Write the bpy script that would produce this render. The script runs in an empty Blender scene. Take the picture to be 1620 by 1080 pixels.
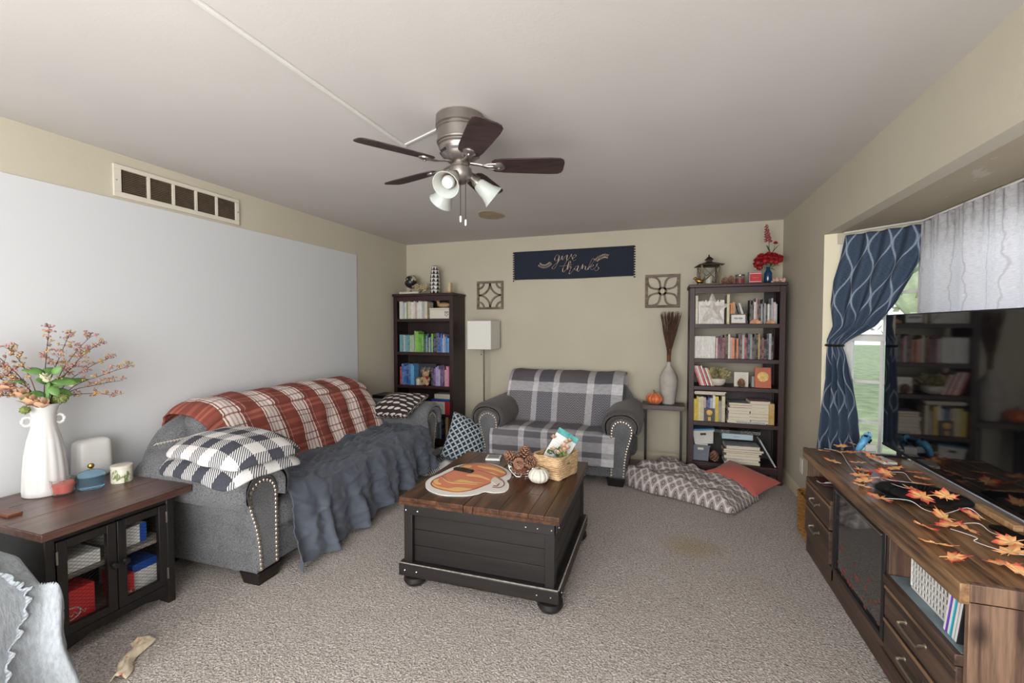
import bpy, bmesh, math, random
from mathutils import Vector, Matrix, noise
random.seed(7)
C = bpy.context.scene.collection
SC = bpy.context.scene
PI = math.pi
# ---------------------------------------------------------------- camera, world, lights, exposure
cam_d = bpy.data.cameras.new('camera'); cam = bpy.data.objects.new('camera', cam_d); C.objects.link(cam)
cam.location = (0, 0, 1.413); cam.rotation_euler = (math.radians(90 - 1.86), 0, math.radians(18.8))
cam_d.sensor_width = 36; cam_d.lens = 36 * 708 / 1620; cam_d.clip_start = .02; cam_d.clip_end = 300
SC.camera = cam
world = bpy.data.worlds.new('world'); SC.world = world; world.use_nodes = True
wn = world.node_tree; wn.nodes.clear()
sky = wn.nodes.new('ShaderNodeTexSky'); sky.sky_type = 'HOSEK_WILKIE'; sky.turbidity = 6; sky.ground_albedo = .4
sky.sun_direction = (-.5, -.4, .77)
hs = wn.nodes.new('ShaderNodeHueSaturation'); hs.inputs['Saturation'].default_value = .25
bg = wn.nodes.new('ShaderNodeBackground'); bg.inputs['Strength'].default_value = 7
wo = wn.nodes.new('ShaderNodeOutputWorld')
wn.links.new(sky.outputs[0], hs.inputs['Color']); wn.links.new(hs.outputs[0], bg.inputs[0]); wn.links.new(bg.outputs[0], wo.inputs[0])
def area(name, loc, target, sx, sy, power, col=(1, 1, 1)):
    d = bpy.data.lights.new(name, 'AREA'); d.shape = 'RECTANGLE'; d.size = sx; d.size_y = sy; d.energy = power; d.color = col
    o = bpy.data.objects.new(name, d); C.objects.link(o); o.location = loc
    o.rotation_euler = (Vector(target) - Vector(loc)).to_track_quat('-Z', 'Y').to_euler()
    return o
area('bounced_flash', (-.5, -1.7, 1.55), (-.8, 4.0, 1.25), 3.0, 1.7, 150, (1, .995, .985))
area('ceiling_bounce', (-.9, -.9, 1.1), (-1.1, .9, 2.44), 2.2, 2.2, 70, (1, .995, .985))
area('bay_daylight', (2.35, 1.6, 1.75), (-1.2, 1.9, .9), 2.6, 1.4, 95, (.93, .97, 1))
vs = SC.view_settings; vs.view_transform = 'Standard'; vs.look = 'None'; vs.gamma = 1; vs.exposure = .04; vs.use_curve_mapping = False

# ---------------------------------------------------------------- helpers
def lin(c):
    r = []
    for v in c[:3]:
        v = v / 255
        r.append(v / 12.92 if v <= .04045 else ((v + .055) / 1.055) ** 2.4)
    return (*r, 1)
class NT:
    """small node wrapper"""
    def __init__(s, m):
        s.t = m.node_tree; s.b = s.t.nodes.get('Principled BSDF'); s._o = s._u = s._g = None
    def n(s, k): return s.t.nodes.new('ShaderNode' + k)
    def put(s, inp, v):
        if isinstance(v, bpy.types.NodeSocket): s.t.links.new(v, inp)
        elif isinstance(v, (tuple, list)): inp.default_value = v if len(v) == len(inp.default_value) else (*v, 1)
        else: inp.default_value = v
    def m(s, op, a, b=0, c=0):
        x = s.n('Math'); x.operation = op
        for i, v in enumerate((a, b, c)): s.put(x.inputs[i], v)
        return x.outputs[0]
    def mix(s, f, a, b, mode='MIX'):
        x = s.n('MixRGB'); x.blend_type = mode
        s.put(x.inputs[0], f); s.put(x.inputs[1], a); s.put(x.inputs[2], b); return x.outputs[0]
    def obj(s):
        if not s._o: s._o = s.n('TexCoord')
        return s._o.outputs['Object']
    def uv(s):
        if not s._u: s._u = s.n('TexCoord')
        return s._u.outputs['UV']
    def gen(s):
        if not s._g: s._g = s.n('TexCoord')
        return s._g.outputs['Generated']
    def xyz(s, v):
        x = s.n('SeparateXYZ'); s.put(x.inputs[0], v); return x.outputs
    def comb(s, x, y, z=0):
        c = s.n('CombineXYZ')
        for i, v in enumerate((x, y, z)): s.put(c.inputs[i], v)
        return c.outputs[0]
    def map(s, v, sc=(1, 1, 1), rot=(0, 0, 0)):
        x = s.n('Mapping'); s.put(x.inputs[0], v); x.inputs['Scale'].default_value = sc; x.inputs['Rotation'].default_value = rot; return x.outputs[0]
    def noise(s, v, sc=5, det=3, rough=.5, dist=0):
        x = s.n('TexNoise'); s.put(x.inputs['Vector'], v); x.inputs['Scale'].default_value = sc; x.inputs['Detail'].default_value = det
        x.inputs['Roughness'].default_value = rough; x.inputs['Distortion'].default_value = dist; return x.outputs[0]
    def vor(s, v, sc=5, feat='F1', out=0):
        x = s.n('TexVoronoi'); s.put(x.inputs['Vector'], v); x.inputs['Scale'].default_value = sc; x.feature = feat; return x.outputs[out]
    def ramp(s, f, stops, interp='LINEAR'):
        x = s.n('ValToRGB'); s.put(x.inputs[0], f); r = x.color_ramp; r.interpolation = interp
        while len(r.elements) < len(stops): r.elements.new(.5)
        for e, (p, c) in zip(r.elements, stops):
            e.position = p; e.color = c if len(c) == 4 else (*c, 1)
        return x.outputs[0]
    def bump(s, h, st=.3, dist=.01):
        x = s.n('Bump'); s.put(x.inputs['Height'], h); x.inputs['Strength'].default_value = st; x.inputs['Distance'].default_value = dist
        s.t.links.new(x.outputs[0], s.b.inputs['Normal'])
    def col(s, v): s.put(s.b.inputs['Base Color'], v)
G = lambda v: (v, v, v, 1)
def new_mat(name, rough=.6, metal=0):
    m = bpy.data.materials.new(name); m.use_nodes = True; t = NT(m)
    t.b.inputs['Roughness'].default_value = rough; t.b.inputs['Metallic'].default_value = metal
    return m, t
def solid(name, c, rough=.6, metal=0, var=.12, sc=8, bump=0, bsc=60, spec=None):
    m, t = new_mat(name, rough, metal)
    f = t.noise(t.obj(), sc, 4)
    a = lin(c); lo = tuple(x * (1 - var) for x in a[:3]) + (1,); hi = tuple(min(1, x * (1 + var)) for x in a[:3]) + (1,)
    t.col(t.ramp(f, [(.3, lo), (.7, hi)]))
    if bump: t.bump(t.noise(t.obj(), bsc, 3), bump, .004)
    if spec is not None: t.b.inputs['Specular IOR Level'].default_value = spec
    return m
def wood(name, c1, c2, axis=0, sc=9, rough=.45, stretch=.07, bump=.15, knots=False, dark=None):
    m, t = new_mat(name, rough)
    s = [1, 1, 1]; s[axis] = stretch
    v = t.map(t.obj(), tuple(s))
    f = t.noise(v, sc, 6, .65, 1.2); g = t.noise(v, sc * 7, 3, .6)
    cc = t.ramp(t.m('ADD', t.m('MULTIPLY', f, .6), t.m('MULTIPLY', g, .4)), [(.40, lin(c1)), (.59, lin(c2))])
    if dark:
        d = t.noise(t.map(t.obj(), tuple(x * 1.7 for x in s)), sc * .8, 4, .6)
        cc = t.mix(t.ramp(d, [(.5, G(0)), (.64, G(.75))]), cc, lin(dark))
    if knots:
        k = t.vor(t.map(t.obj(), (1, 1, .55) if axis == 2 else (1, .5, 1)), 3.2)
        cc = t.mix(t.ramp(k, [(.03, G(.85)), (.1, G(0))]), cc, lin((40, 28, 24)))
    t.col(cc); t.bump(g, bump, .003)
    return m
def fabric(name, c1, c2, sc=260, bump=.5, rough=.95):
    m, t = new_mat(name, rough)
    v = t.obj(); f = t.noise(v, sc, 2, .7); g = t.noise(v, 7, 3)
    cc = t.ramp(f, [(.35, lin(c1)), (.65, lin(c2))])
    cc = t.mix(.25, cc, t.ramp(g, [(.3, lin(c1)), (.7, lin(c2))]))
    t.col(cc); t.bump(f, bump, .002); t.b.inputs['Sheen Weight'].default_value = .15
    return m
def stripes1(t, x, stops):
    """stops = [(pos, value)] constant bands of a fractional coordinate"""
    return t.ramp(t.m('FRACT', x), [(p, G(v)) for p, v in stops], 'CONSTANT')
# ---- mesh builder
def smooth_path(pts, n=8, closed=False):
    P = [Vector(p) for p in pts]; out = []; L = len(P)
    rng = range(L) if closed else range(L - 1)
    for i in rng:
        if closed: a, b, c, d = P[(i - 1) % L], P[i], P[(i + 1) % L], P[(i + 2) % L]
        else: a, b, c, d = P[max(i - 1, 0)], P[i], P[i + 1], P[min(i + 2, L - 1)]
        for k in range(n):
            u = k / n
            out.append(.5 * ((2 * b) + (c - a) * u + (2 * a - 5 * b + 4 * c - d) * u * u + (3 * b - a - 3 * c + d) * u ** 3))
    if not closed: out.append(P[-1])
    return out
class MB:
    def __init__(s): s.v = []; s.f = []; s.m = []; s.uv = []; s.T = Matrix()
    def add(s, vs, fs, m=0, uvs=None):
        o = len(s.v); s.v += [s.T @ Vector(v) for v in vs]
        for k, f in enumerate(fs):
            s.f.append([o + i for i in f]); s.m.append(m)
            s.uv.append([uvs[i] for i in f] if uvs else None)
        return s
    def box(s, c, d, m=0, R=None, taper=1):
        x, y, z = d[0] / 2, d[1] / 2, d[2] / 2; vs = []
        for sz in (-1, 1):
            k = taper if sz > 0 else 1
            for sx, sy in ((-1, -1), (1, -1), (1, 1), (-1, 1)):
                v = Vector((sx * x * k, sy * y * k, sz * z))
                if R: v = R @ v
                vs.append(v + Vector(c))
        return s.add(vs, [(3, 2, 1, 0), (4, 5, 6, 7), (0, 1, 5, 4), (1, 2, 6, 5), (2, 3, 7, 6), (3, 0, 4, 7)], m)
    def bb(s, x0, x1, y0, y1, z0, z1, m=0):
        return s.box(((x0 + x1) / 2, (y0 + y1) / 2, (z0 + z1) / 2), (abs(x1 - x0), abs(y1 - y0), abs(z1 - z0)), m)
    def lathe(s, prof, n=24, c=(0, 0, 0), m=0, R=None, cap=True, rf=None):
        vs = []; fs = []
        for r, z in prof:
            for i in range(n):
                a = 2 * PI * i / n; rr = r * (rf(a, z) if rf else 1)
                v = Vector((rr * math.cos(a), rr * math.sin(a), z))
                if R: v = R @ v
                vs.append(v + Vector(c))
        for j in range(len(prof) - 1):
            for i in range(n):
                k = (i + 1) % n; fs.append((j * n + i, j * n + k, (j + 1) * n + k, (j + 1) * n + i))
        if cap: fs.append(tuple(range(n - 1, -1, -1))); L = (len(prof) - 1) * n; fs.append(tuple(range(L, L + n)))
        return s.add(vs, fs, m)
    def tube(s, pts, r=.005, n=6, m=0, closed=False, flat=1, cap=True):
        P = [Vector(p) for p in pts]; L = len(P); vs = []; fs = []
        for i, p in enumerate(P):
            if closed: t = P[(i + 1) % L] - P[(i - 1) % L]
            else: t = P[min(i + 1, L - 1)] - P[max(i - 1, 0)]
            if t.length < 1e-9: t = Vector((0, 0, 1))
            t.normalize(); up = Vector((0, 0, 1)) if abs(t.z) < .95 else Vector((0, 1, 0))
            a = t.cross(up).normalized(); b = t.cross(a)
            rr = r(i / max(1, L - 1)) if callable(r) else r
            for k in range(n):
                q = 2 * PI * k / n; vs.append(p + a * math.cos(q) * rr + b * math.sin(q) * rr * flat)
        for i in range(L if closed else L - 1):
            j = (i + 1) % L
            for k in range(n):
                l = (k + 1) % n; fs.append((i * n + k, i * n + l, j * n + l, j * n + k))
        if cap and not closed: fs.append(tuple(range(n - 1, -1, -1))); fs.append(tuple(range((L - 1) * n, L * n)))
        return s.add(vs, fs, m)
    def rod(s, a, b, r, n=6, m=0, r2=None): return s.tube([a, b], (lambda t: r + (r2 - r) * t) if r2 is not None else r, n, m)
    def ball(s, c, r, n=10, m=0, sc=(1, 1, 1), R=None):
        vs = [Vector((0, 0, -1))]; fs = []; k = max(3, n // 2)
        for j in range(1, k):
            ph = -PI / 2 + PI * j / k
            for i in range(n):
                a = 2 * PI * i / n; vs.append(Vector((math.cos(ph) * math.cos(a), math.cos(ph) * math.sin(a), math.sin(ph))))
        vs.append(Vector((0, 0, 1)))
        for i in range(n): fs.append((0, 1 + (i + 1) % n, 1 + i))
        for j in range(k - 2):
            for i in range(n): a = 1 + j * n + i; b = 1 + j * n + (i + 1) % n; fs.append((a, b, b + n, a + n))
        e = len(vs) - 1
        for i in range(n): fs.append((e, e - n + i, e - n + (i + 1) % n))
        out = []
        for v in vs:
            v = Vector((v.x * r * sc[0], v.y * r * sc[1], v.z * r * sc[2]))
            if R: v = R @ v
            out.append(v + Vector(c))
        return s.add(out, fs, m)
    def prism(s, poly, h0, h1, ax='z', m=0, inset=0):
        """extrude 2-D polygon; ax='z': poly=(x,y); 'y': poly=(x,z) along y; 'x': poly=(y,z) along x"""
        n = len(poly)
        def mk(p, h): return {'z': (p[0], p[1], h), 'y': (p[0], h, p[1]), 'x': (h, p[0], p[1])}[ax]
        vs = [mk(p, h0) for p in poly] + [mk(p, h1) for p in poly]
        fs = [tuple(range(n))[::-1], tuple(range(n, 2 * n))] + [(i, (i + 1) % n, n + (i + 1) % n, n + i) for i in range(n)]
        return s.add(vs, fs, m)
    def grid(s, fn, nu, nv, m=0, us=1, vs_=1, closed=False):
        vs = []; uv = []; fs = []
        for j in range(nv + 1):
            for i in range(nu + 1):
                vs.append(fn(i / nu, j / nv)); uv.append((i / nu * us, j / nv * vs_))
        for j in range(nv):
            for i in range(nu):
                a = j * (nu + 1) + i; fs.append((a, a + 1, a + nu + 2, a + nu + 1))
        return s.add(vs, fs, m, uv)
    def rbox(s, d, r=.03, puff=(0, 0, 0), n=8, warp=None, m=0, c=(0, 0, 0)):
        """rounded, puffed box (cushions); uv = metres on each side"""
        hx, hy, hz = d[0] / 2, d[1] / 2, d[2] / 2; r = min(r, hx, hy, hz)
        for ax in range(3):
            for sg in (-1, 1):
                u, v = [(1, 2), (2, 0), (0, 1)][ax]; h = (hx, hy, hz)
                vs = []; uv = []; fs = []
                nu = nv = n
                def pos(k, H, N):
                    q = -1 + 2 * k / N; e = r / H
                    # concentrate samples near the edges
                    return math.copysign(1 - (1 - abs(q)) ** 1.35, q) * H
                for j in range(nv + 1):
                    for i in range(nu + 1):
                        p = [0, 0, 0]; p[ax] = sg * h[ax]; p[u] = pos(i, h[u], nu); p[v] = pos(j, h[v], nv)
                        q = [max(-h[k] + r, min(h[k] - r, p[k])) for k in range(3)]
                        dv = Vector(p) - Vector(q)
                        if dv.length > 1e-9: dv = dv.normalized() * r
                        w = Vector(q) + dv
                        a = (1 - (p[0] / hx) ** 2); b = (1 - (p[1] / hy) ** 2); cc = (1 - (p[2] / hz) ** 2)
                        w.x += math.copysign(puff[0], p[0]) * b * cc * abs(p[0] / hx)
                        w.y += math.copysign(puff[1], p[1]) * a * cc * abs(p[1] / hy)
                        w.z += math.copysign(puff[2], p[2]) * a * b * abs(p[2] / hz)
                        uv.append((p[u] + (0.13 * ax), p[v]))
                        if warp: w = Vector(warp(w))
                        vs.append(w + Vector(c))
                for j in range(nv):
                    for i in range(nu):
                        a = j * (nu + 1) + i; f = (a, a + 1, a + nu + 2, a + nu + 1)
                        fs.append(f if sg > 0 else f[::-1])
                s.add(vs, fs, m, uv)
        return s
    def build(s, name, mats, parent=None, loc=(0, 0, 0), smooth=40, bevel=0, weld=False, solid=0, sub=0, wire=0, bseg=2):
        me = bpy.data.meshes.new(name)
        me.from_pydata([tuple(v) for v in s.v], [], s.f)
        if not isinstance(mats, (list, tuple)): mats = [mats]
        for q in mats: me.materials.append(q)
        me.polygons.foreach_set('material_index', s.m)
        if any(u is not None for u in s.uv):
            l = me.uv_layers.new(name='UVMap'); k = 0; flat = []
            for f, u in zip(s.f, s.uv):
                for i in range(len(f)): flat += list(u[i]) if u else [0, 0]
            l.data.foreach_set('uv', flat)
        if weld:
            bm = bmesh.new(); bm.from_mesh(me); bmesh.ops.remove_doubles(bm, verts=bm.verts, dist=2e-4)
            bmesh.ops.recalc_face_normals(bm, faces=bm.faces); bm.to_mesh(me); bm.free()
        me.update()
        if smooth:
            me.polygons.foreach_set('use_smooth', [True] * len(me.polygons))
            me.set_sharp_from_angle(angle=math.radians(smooth))
        o = bpy.data.objects.new(name, me); C.objects.link(o); o.location = loc
        if parent: o.parent = parent
        if bevel:
            b = o.modifiers.new('bevel', 'BEVEL'); b.width = bevel; b.segments = bseg; b.limit_method = 'ANGLE'; b.angle_limit = math.radians(40); b.harden_normals = False
        if wire: w = o.modifiers.new('wire', 'WIREFRAME'); w.thickness = wire; w.use_even_offset = False
        if solid: w = o.modifiers.new('solid', 'SOLIDIFY'); w.thickness = solid; w.offset = 0
        if sub: w = o.modifiers.new('sub', 'SUBSURF'); w.levels = sub; w.render_levels = sub
        return o
def thing(name, label, cat, loc=(0, 0, 0), rz=0, group=None):
    o = bpy.data.objects.new(name, None); C.objects.link(o); o.location = loc; o.rotation_euler = (0, 0, rz)
    o.empty_display_size = .05
    o['label'] = label; o['category'] = cat
    if group: o['group'] = group
    return o
def tag(o, label, cat, group=None, kind=None):
    o['label'] = label; o['category'] = cat
    if group: o['group'] = group
    if kind: o['kind'] = kind
    return o
def struct(o, label=None):
    o['kind'] = 'structure'
    if label: o['label'] = label
    return o
def part(o, label): o['label'] = label; return o
def kids(o): return [c for c in bpy.data.objects if c.parent == o]
def dup(root, loc, rz, label, group=None, sc=None):
    r = root.copy(); C.objects.link(r); r.location = loc; r.rotation_euler = (0, 0, rz) if not isinstance(rz, tuple) else rz; r['label'] = label
    if sc: r.scale = (sc, sc, sc)
    if group: r['group'] = group
    for ch in kids(root):
        c = ch.copy(); C.objects.link(c); c.parent = r
        for g in kids(ch):
            d = g.copy(); C.objects.link(d); d.parent = c
    return r
def N3(x, y, z): return noise.noise(Vector((x, y, z)))
RX = lambda a: Matrix.Rotation(a, 3, 'X')
RY = lambda a: Matrix.Rotation(a, 3, 'Y')
RZ = lambda a: Matrix.Rotation(a, 3, 'Z')
def M4(loc=(0, 0, 0), R=None):
    m = (R or Matrix.Identity(3)).to_4x4(); m.translation = Vector(loc); return m
ORD = ['leftmost', 'second from left', 'third from left', 'fourth from left', 'fifth from left', 'sixth from left', 'seventh from left', 'eighth from left', 'ninth from left', 'tenth from left'] + \
    [w + ' from left' for w in 'eleventh twelfth thirteenth fourteenth fifteenth sixteenth seventeenth eighteenth nineteenth twentieth'.split()] + \
    ['twenty-' + w + ' from left' for w in 'first second third fourth fifth sixth seventh eighth ninth'.split()] + ['thirtieth from left'] + ['thirty-' + w + ' from left' for w in 'first second third fourth'.split()]
# ---------------------------------------------------------------- materials
m_wall = solid('wall_paint', (188, 181, 163), .85, var=.035, sc=2, bump=.12, bsc=140)
m_reveal = solid('cream_paint', (222, 214, 190), .8, var=.03, sc=2)
m_ceil = solid('ceiling_paint', (198, 194, 190), .9, var=.03, sc=1.5, bump=.1, bsc=90)
m_white = solid('white_paint', (212, 211, 207), .5, var=.03)
m_panel = solid('projection_white', (202, 204, 207), .6, var=.008, sc=1)
m_trim = solid('trim_paint', (205, 195, 172), .5, var=.03)
m_black = solid('black_plastic', (18, 18, 20), .4)
m_blackwood = wood('black_wood', (9, 8, 8), (27, 22, 21), 0, 8, .5, dark=(10, 8, 8))
m_blackwood_z = wood('black_wood_upright', (10, 9, 9), (29, 24, 23), 2, 8, .5)
m_esp = wood('espresso_wood', (30, 13, 14), (50, 24, 25), 2, 6, .48, bump=.05)
m_esp_h = wood('espresso_wood_shelf', (32, 14, 15), (52, 26, 27), 0, 6, .48, bump=.05)
m_esp_d = wood('espresso_wood_side', (22, 14, 14), (40, 28, 26), 2, 6, .5, bump=.05)
m_top = wood('walnut_top', (50, 29, 19), (100, 66, 44), 1, 10, .3, .06, dark=(48, 28, 20))
m_top_x = wood('walnut_cross', (56, 33, 23), (108, 72, 50), 0, 10, .3, .06)
m_top_end = wood('walnut_edge', (84, 46, 28), (122, 74, 48), 1, 10, .35, .06)
m_et_top = wood('brown_table_top', (64, 42, 36), (104, 74, 64), 1, 8, .32, .06, bump=.08)
m_rustic = wood('rustic_plank', (62, 44, 31), (148, 114, 82), 1, 9, .36, .06, dark=(56, 40, 33), bump=.2)
m_rustic_f = wood('rustic_front', (50, 36, 30), (92, 70, 56), 1, 7, .5, .06, dark=(46, 33, 29), bump=.2)
m_rustic_z = wood('rustic_end', (58, 42, 36), (132, 104, 84), 2, 9, .5, .07, knots=True, dark=(60, 42, 38), bump=.2)
m_sofa = fabric('charcoal_chenille', (58, 59, 62), (124, 125, 128), 150)
m_sofa_d = fabric('charcoal_chenille_pad', (56, 53, 53), (92, 88, 86), 150)
m_nail = solid('brass_nail', (176, 164, 152), .3, .75)
m_metal = solid('brushed_nickel', (150, 143, 138), .35, .9, var=.08, sc=20)
m_dmetal = solid('dark_metal', (50, 46, 45), .4, .9)
m_silver = solid('silver', (200, 198, 196), .25, 1)
m_gold = solid('gold', (176, 138, 70), .3, 1)
m_glass, t = new_mat('pane_glass', .02); t.b.inputs['Transmission Weight'].default_value = 1; t.b.inputs['IOR'].default_value = 1.02; t.col((.95, .97, .98, 1))
def glassy(name, c, rough=.05, tr=.85):
    m, t = new_mat(name, rough); t.b.inputs['Transmission Weight'].default_value = tr; t.b.inputs['IOR'].default_value = 1.12
    t.col(t.mix(t.noise(t.obj(), 5), lin(c), lin(tuple(min(255, v * 1.1) for v in c)))); return m
# carpet
m_carpet, t = new_mat('carpet', 1)
f = t.noise(t.obj(), 95, 3, .8, .6); g = t.noise(t.obj(), 1.6, 4, .6); h = t.vor(t.obj(), 115)
cc = t.ramp(f, [(.33, lin((124, 115, 109))), (.5, lin((186, 177, 171))), (.68, lin((231, 225, 220)))])
cc = t.mix(t.ramp(g, [(.35, G(.0)), (.75, G(.28))]), cc, lin((160, 150, 140)))
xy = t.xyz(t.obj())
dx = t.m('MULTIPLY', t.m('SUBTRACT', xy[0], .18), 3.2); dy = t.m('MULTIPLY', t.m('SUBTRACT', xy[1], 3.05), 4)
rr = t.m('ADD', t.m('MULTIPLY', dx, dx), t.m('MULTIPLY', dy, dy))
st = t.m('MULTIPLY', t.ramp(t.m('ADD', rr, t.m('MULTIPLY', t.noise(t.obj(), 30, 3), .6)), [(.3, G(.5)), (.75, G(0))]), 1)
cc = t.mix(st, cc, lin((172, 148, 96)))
t.col(cc); t.bump(t.m('ADD', f, t.m('MULTIPLY', h, .7)), 1, .012)
# wall stains on soffit, ceiling seam
m_soffit, t = new_mat('soffit_paint', .85)
k = t.noise(t.map(t.obj(), (3.2, 1.6, 1)), 1.9, 5, .7)
t.col(t.mix(t.ramp(k, [(.63, G(0)), (.65, G(.6))]), lin((168, 156, 134)), lin((190, 183, 172))))
t.bump(k, .3, .02)
# red plaid
m_redplaid, t = new_mat('rust_plaid', .95)
u, v, _ = t.xyz(t.uv()); nz = t.noise(t.map(t.uv(), (60, 8, 1)), 6, 2)
uu = t.m('MULTIPLY', t.m('ADD', u, t.m('MULTIPLY', t.m('SUBTRACT', nz, .5), .008)), 3.55); vv = t.m('MULTIPLY', v, 3.1)
su = stripes1(t, uu, [(0, 0), (.36, 1), (.395, .08), (.43, 1), (.50, .55), (.545, .95), (.61, .5), (.66, 1), (.745, .1), (.79, 1), (.83, 0), (.93, .35), (.95, 0)])
sv = stripes1(t, vv, [(0, .1), (.1, .55), (.17, .1), (.24, .5), (.30, 0), (.50, .25), (.6, 0), (.72, .45), (.76, .1), (.82, .5), (.86, .1)])
dv = stripes1(t, vv, [(0, 0), (.06, 1), (.09, 0), (.34, 1), (.37, 0), (.46, 1), (.48, 0), (.66, 1), (.69, 0), (.9, 1), (.93, 0)])
base = t.mix(sv, lin((116, 42, 26)), lin((184, 104, 86)))
base = t.mix(su, base, lin((232, 222, 216)))
du = stripes1(t, uu, [(0, 0), (.345, 1), (.36, 0), (.83, 1), (.845, 0)])
base = t.mix(t.m('MULTIPLY', du, .7), base, lin((70, 60, 66)))
base = t.mix(t.m('MULTIPLY', dv, .75), base, lin((112, 36, 26)))
fz = t.noise(t.uv(), 220, 2, .8); t.col(t.mix(.08, base, t.mix(fz, lin((110, 50, 40)), lin((230, 200, 190))))); t.bump(fz, .7, .004)
# buffalo check
def buffalo(name, period, dark=(38, 42, 58), light=(218, 216, 214)):
    m, t = new_mat(name, .95); u, v, _ = t.xyz(t.uv())
    a = t.m('GREATER_THAN', t.m('FRACT', t.m('MULTIPLY', u, 1 / period)), .5); b = t.m('GREATER_THAN', t.m('FRACT', t.m('MULTIPLY', v, 1 / period)), .5)
    tw = t.m('GREATER_THAN', t.m('FRACT', t.m('MULTIPLY', t.m('ADD', u, v), 11 / period)), .5)
    s = t.m('ADD', a, b); mid = t.m('MULTIPLY', t.m('COMPARE', s, 1, .1), tw); full = t.m('COMPARE', s, 2, .1)
    fac = t.m('MAXIMUM', mid, full); fz = t.noise(t.uv(), 150, 2, .8)
    base = t.mix(fac, lin(light), lin(dark)); t.col(t.mix(.08, base, t.mix(fz, lin((50, 54, 70)), lin((220, 220, 220))))); t.bump(fz, .8, .005); return m
m_buffalo = buffalo('navy_buffalo_check', .15, (28, 32, 48), (208, 206, 204)); m_buffalo2 = buffalo('grey_buffalo_check', .22, (70, 76, 84), (200, 200, 200))
# herringbone plaid
m_herr, t = new_mat('grey_herringbone_plaid', .95); u, v, _ = t.xyz(t.uv())
su = t.ramp(u, [(0, G(.7)), (.02, G(.06)), (.235, G(.7)), (.285, G(.06)), (.42, G(.7)), (.47, G(.06)), (.71, G(.7)), (.765, G(.06)), (.91, G(.65))], 'CONSTANT')
cu = t.ramp(u, [(0, G(0)), (.285, G(1)), (.42, G(0)), (.765, G(1)), (.91, G(0))], 'CONSTANT')
sv = t.ramp(v, [(0, G(.15)), (.02, G(.55)), (.10, G(.08)), (.115, G(.5)), (.15, G(.08)), (.33, G(.68)), (.40, G(.08)), (.785, G(.62)), (.835, G(.15)), (.87, G(.5)), (.925, G(.12)), (.955, G(.55))], 'CONSTANT')
sv2 = t.ramp(v, [(0, G(0)), (.5, G(0)), (.505, G(0))], 'CONSTANT')
zig = t.m('ADD', t.m('MULTIPLY', v, 62), t.m('MULTIPLY', t.m('PINGPONG', t.m('MULTIPLY', u, 34), 1), 1.6))
hz = t.m('GREATER_THAN', t.m('FRACT', zig), .6)
vm = t.ramp(v, [(0, G(0)), (.40, G(1)), (.785, G(0))], 'CONSTANT')
b0 = t.mix(cu, lin((54, 49, 54)), lin((38, 40, 56)))
tot = t.m('MINIMUM', t.m('ADD', t.m('MULTIPLY', su, .75), t.m('MULTIPLY', sv, .85)), 1)
base = t.mix(tot, b0, lin((212, 210, 214)))
base = t.mix(t.m('MULTIPLY', t.m('MULTIPLY', hz, vm), .36), base, lin((196, 192, 198)))
fz = t.noise(t.map(t.uv(), (1, 3, 1)), 26, 3, .7); base = t.mix(t.ramp(fz, [(.35, G(0)), (.7, G(.35))]), base, lin((96, 90, 98)))
t.col(base); t.bump(t.noise(t.uv(), 200, 2), .4, .003)
# front drop of the same throw: white band, navy and grey
m_sheet = fabric('slate_sheet', (70, 76, 88), (84, 91, 104), 500, .15, .72)
m_gauze, t = new_mat('grey_gauze', .95)
f = t.noise(t.map(t.obj(), (1, 1, .35)), 90, 4, .7, .5); t.col(t.ramp(f, [(.3, lin((136, 142, 148))), (.7, lin((168, 174, 180)))])); t.bump(f, .6, .006)
# leaf pillow
m_leafp, t = new_mat('brown_leaf_print', .95); u, v, _ = t.xyz(t.uv())
a = t.m('MULTIPLY', u, 13); row = t.m('FLOOR', t.m('MULTIPLY', v, 19)); a2 = t.m('ADD', a, t.m('MULTIPLY', row, .5))
fx = t.m('SUBTRACT', t.m('FRACT', a2), .5); fy = t.m('SUBTRACT', t.m('FRACT', t.m('MULTIPLY', v, 19)), .5)
d = t.m('ADD', t.m('MULTIPLY', t.m('MULTIPLY', fx, fx), 3.6), t.m('MULTIPLY', t.m('POWER', t.m('SUBTRACT', fy, t.m('MULTIPLY', fx, .3)), 2), 17))
d = t.m('ADD', d, t.m('MULTIPLY', t.m('SUBTRACT', t.noise(t.uv(), 120, 2), .5), 1.1))
t.col(t.mix(t.ramp(d, [(.66, G(1)), (.76, G(0))]), lin((44, 36, 36)), lin((206, 198, 190))))
# trellis pillow
m_trel, t = new_mat('navy_trellis_print', .95); uvm = t.map(t.uv(), (1, 1, 1)); u, v, _ = t.xyz(uvm)
def rings(t, u, v, k, ox, oy, r, w):
    fx = t.m('SUBTRACT', t.m('FRACT', t.m('ADD', t.m('MULTIPLY', u, k), ox)), .5); fy = t.m('SUBTRACT', t.m('FRACT', t.m('ADD', t.m('MULTIPLY', v, k), oy)), .5)
    d = t.m('SQRT', t.m('ADD', t.m('MULTIPLY', fx, fx), t.m('MULTIPLY', fy, fy)))
    return t.m('LESS_THAN', t.m('ABSOLUTE', t.m('SUBTRACT', d, r)), w)
q = t.m('MAXIMUM', rings(t, u, v, 15, 0, 0, .42, .06), rings(t, u, v, 15, .5, .5, .42, .06))
t.col(t.mix(q, lin((34, 50, 66)), lin((186, 194, 198))))
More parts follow.
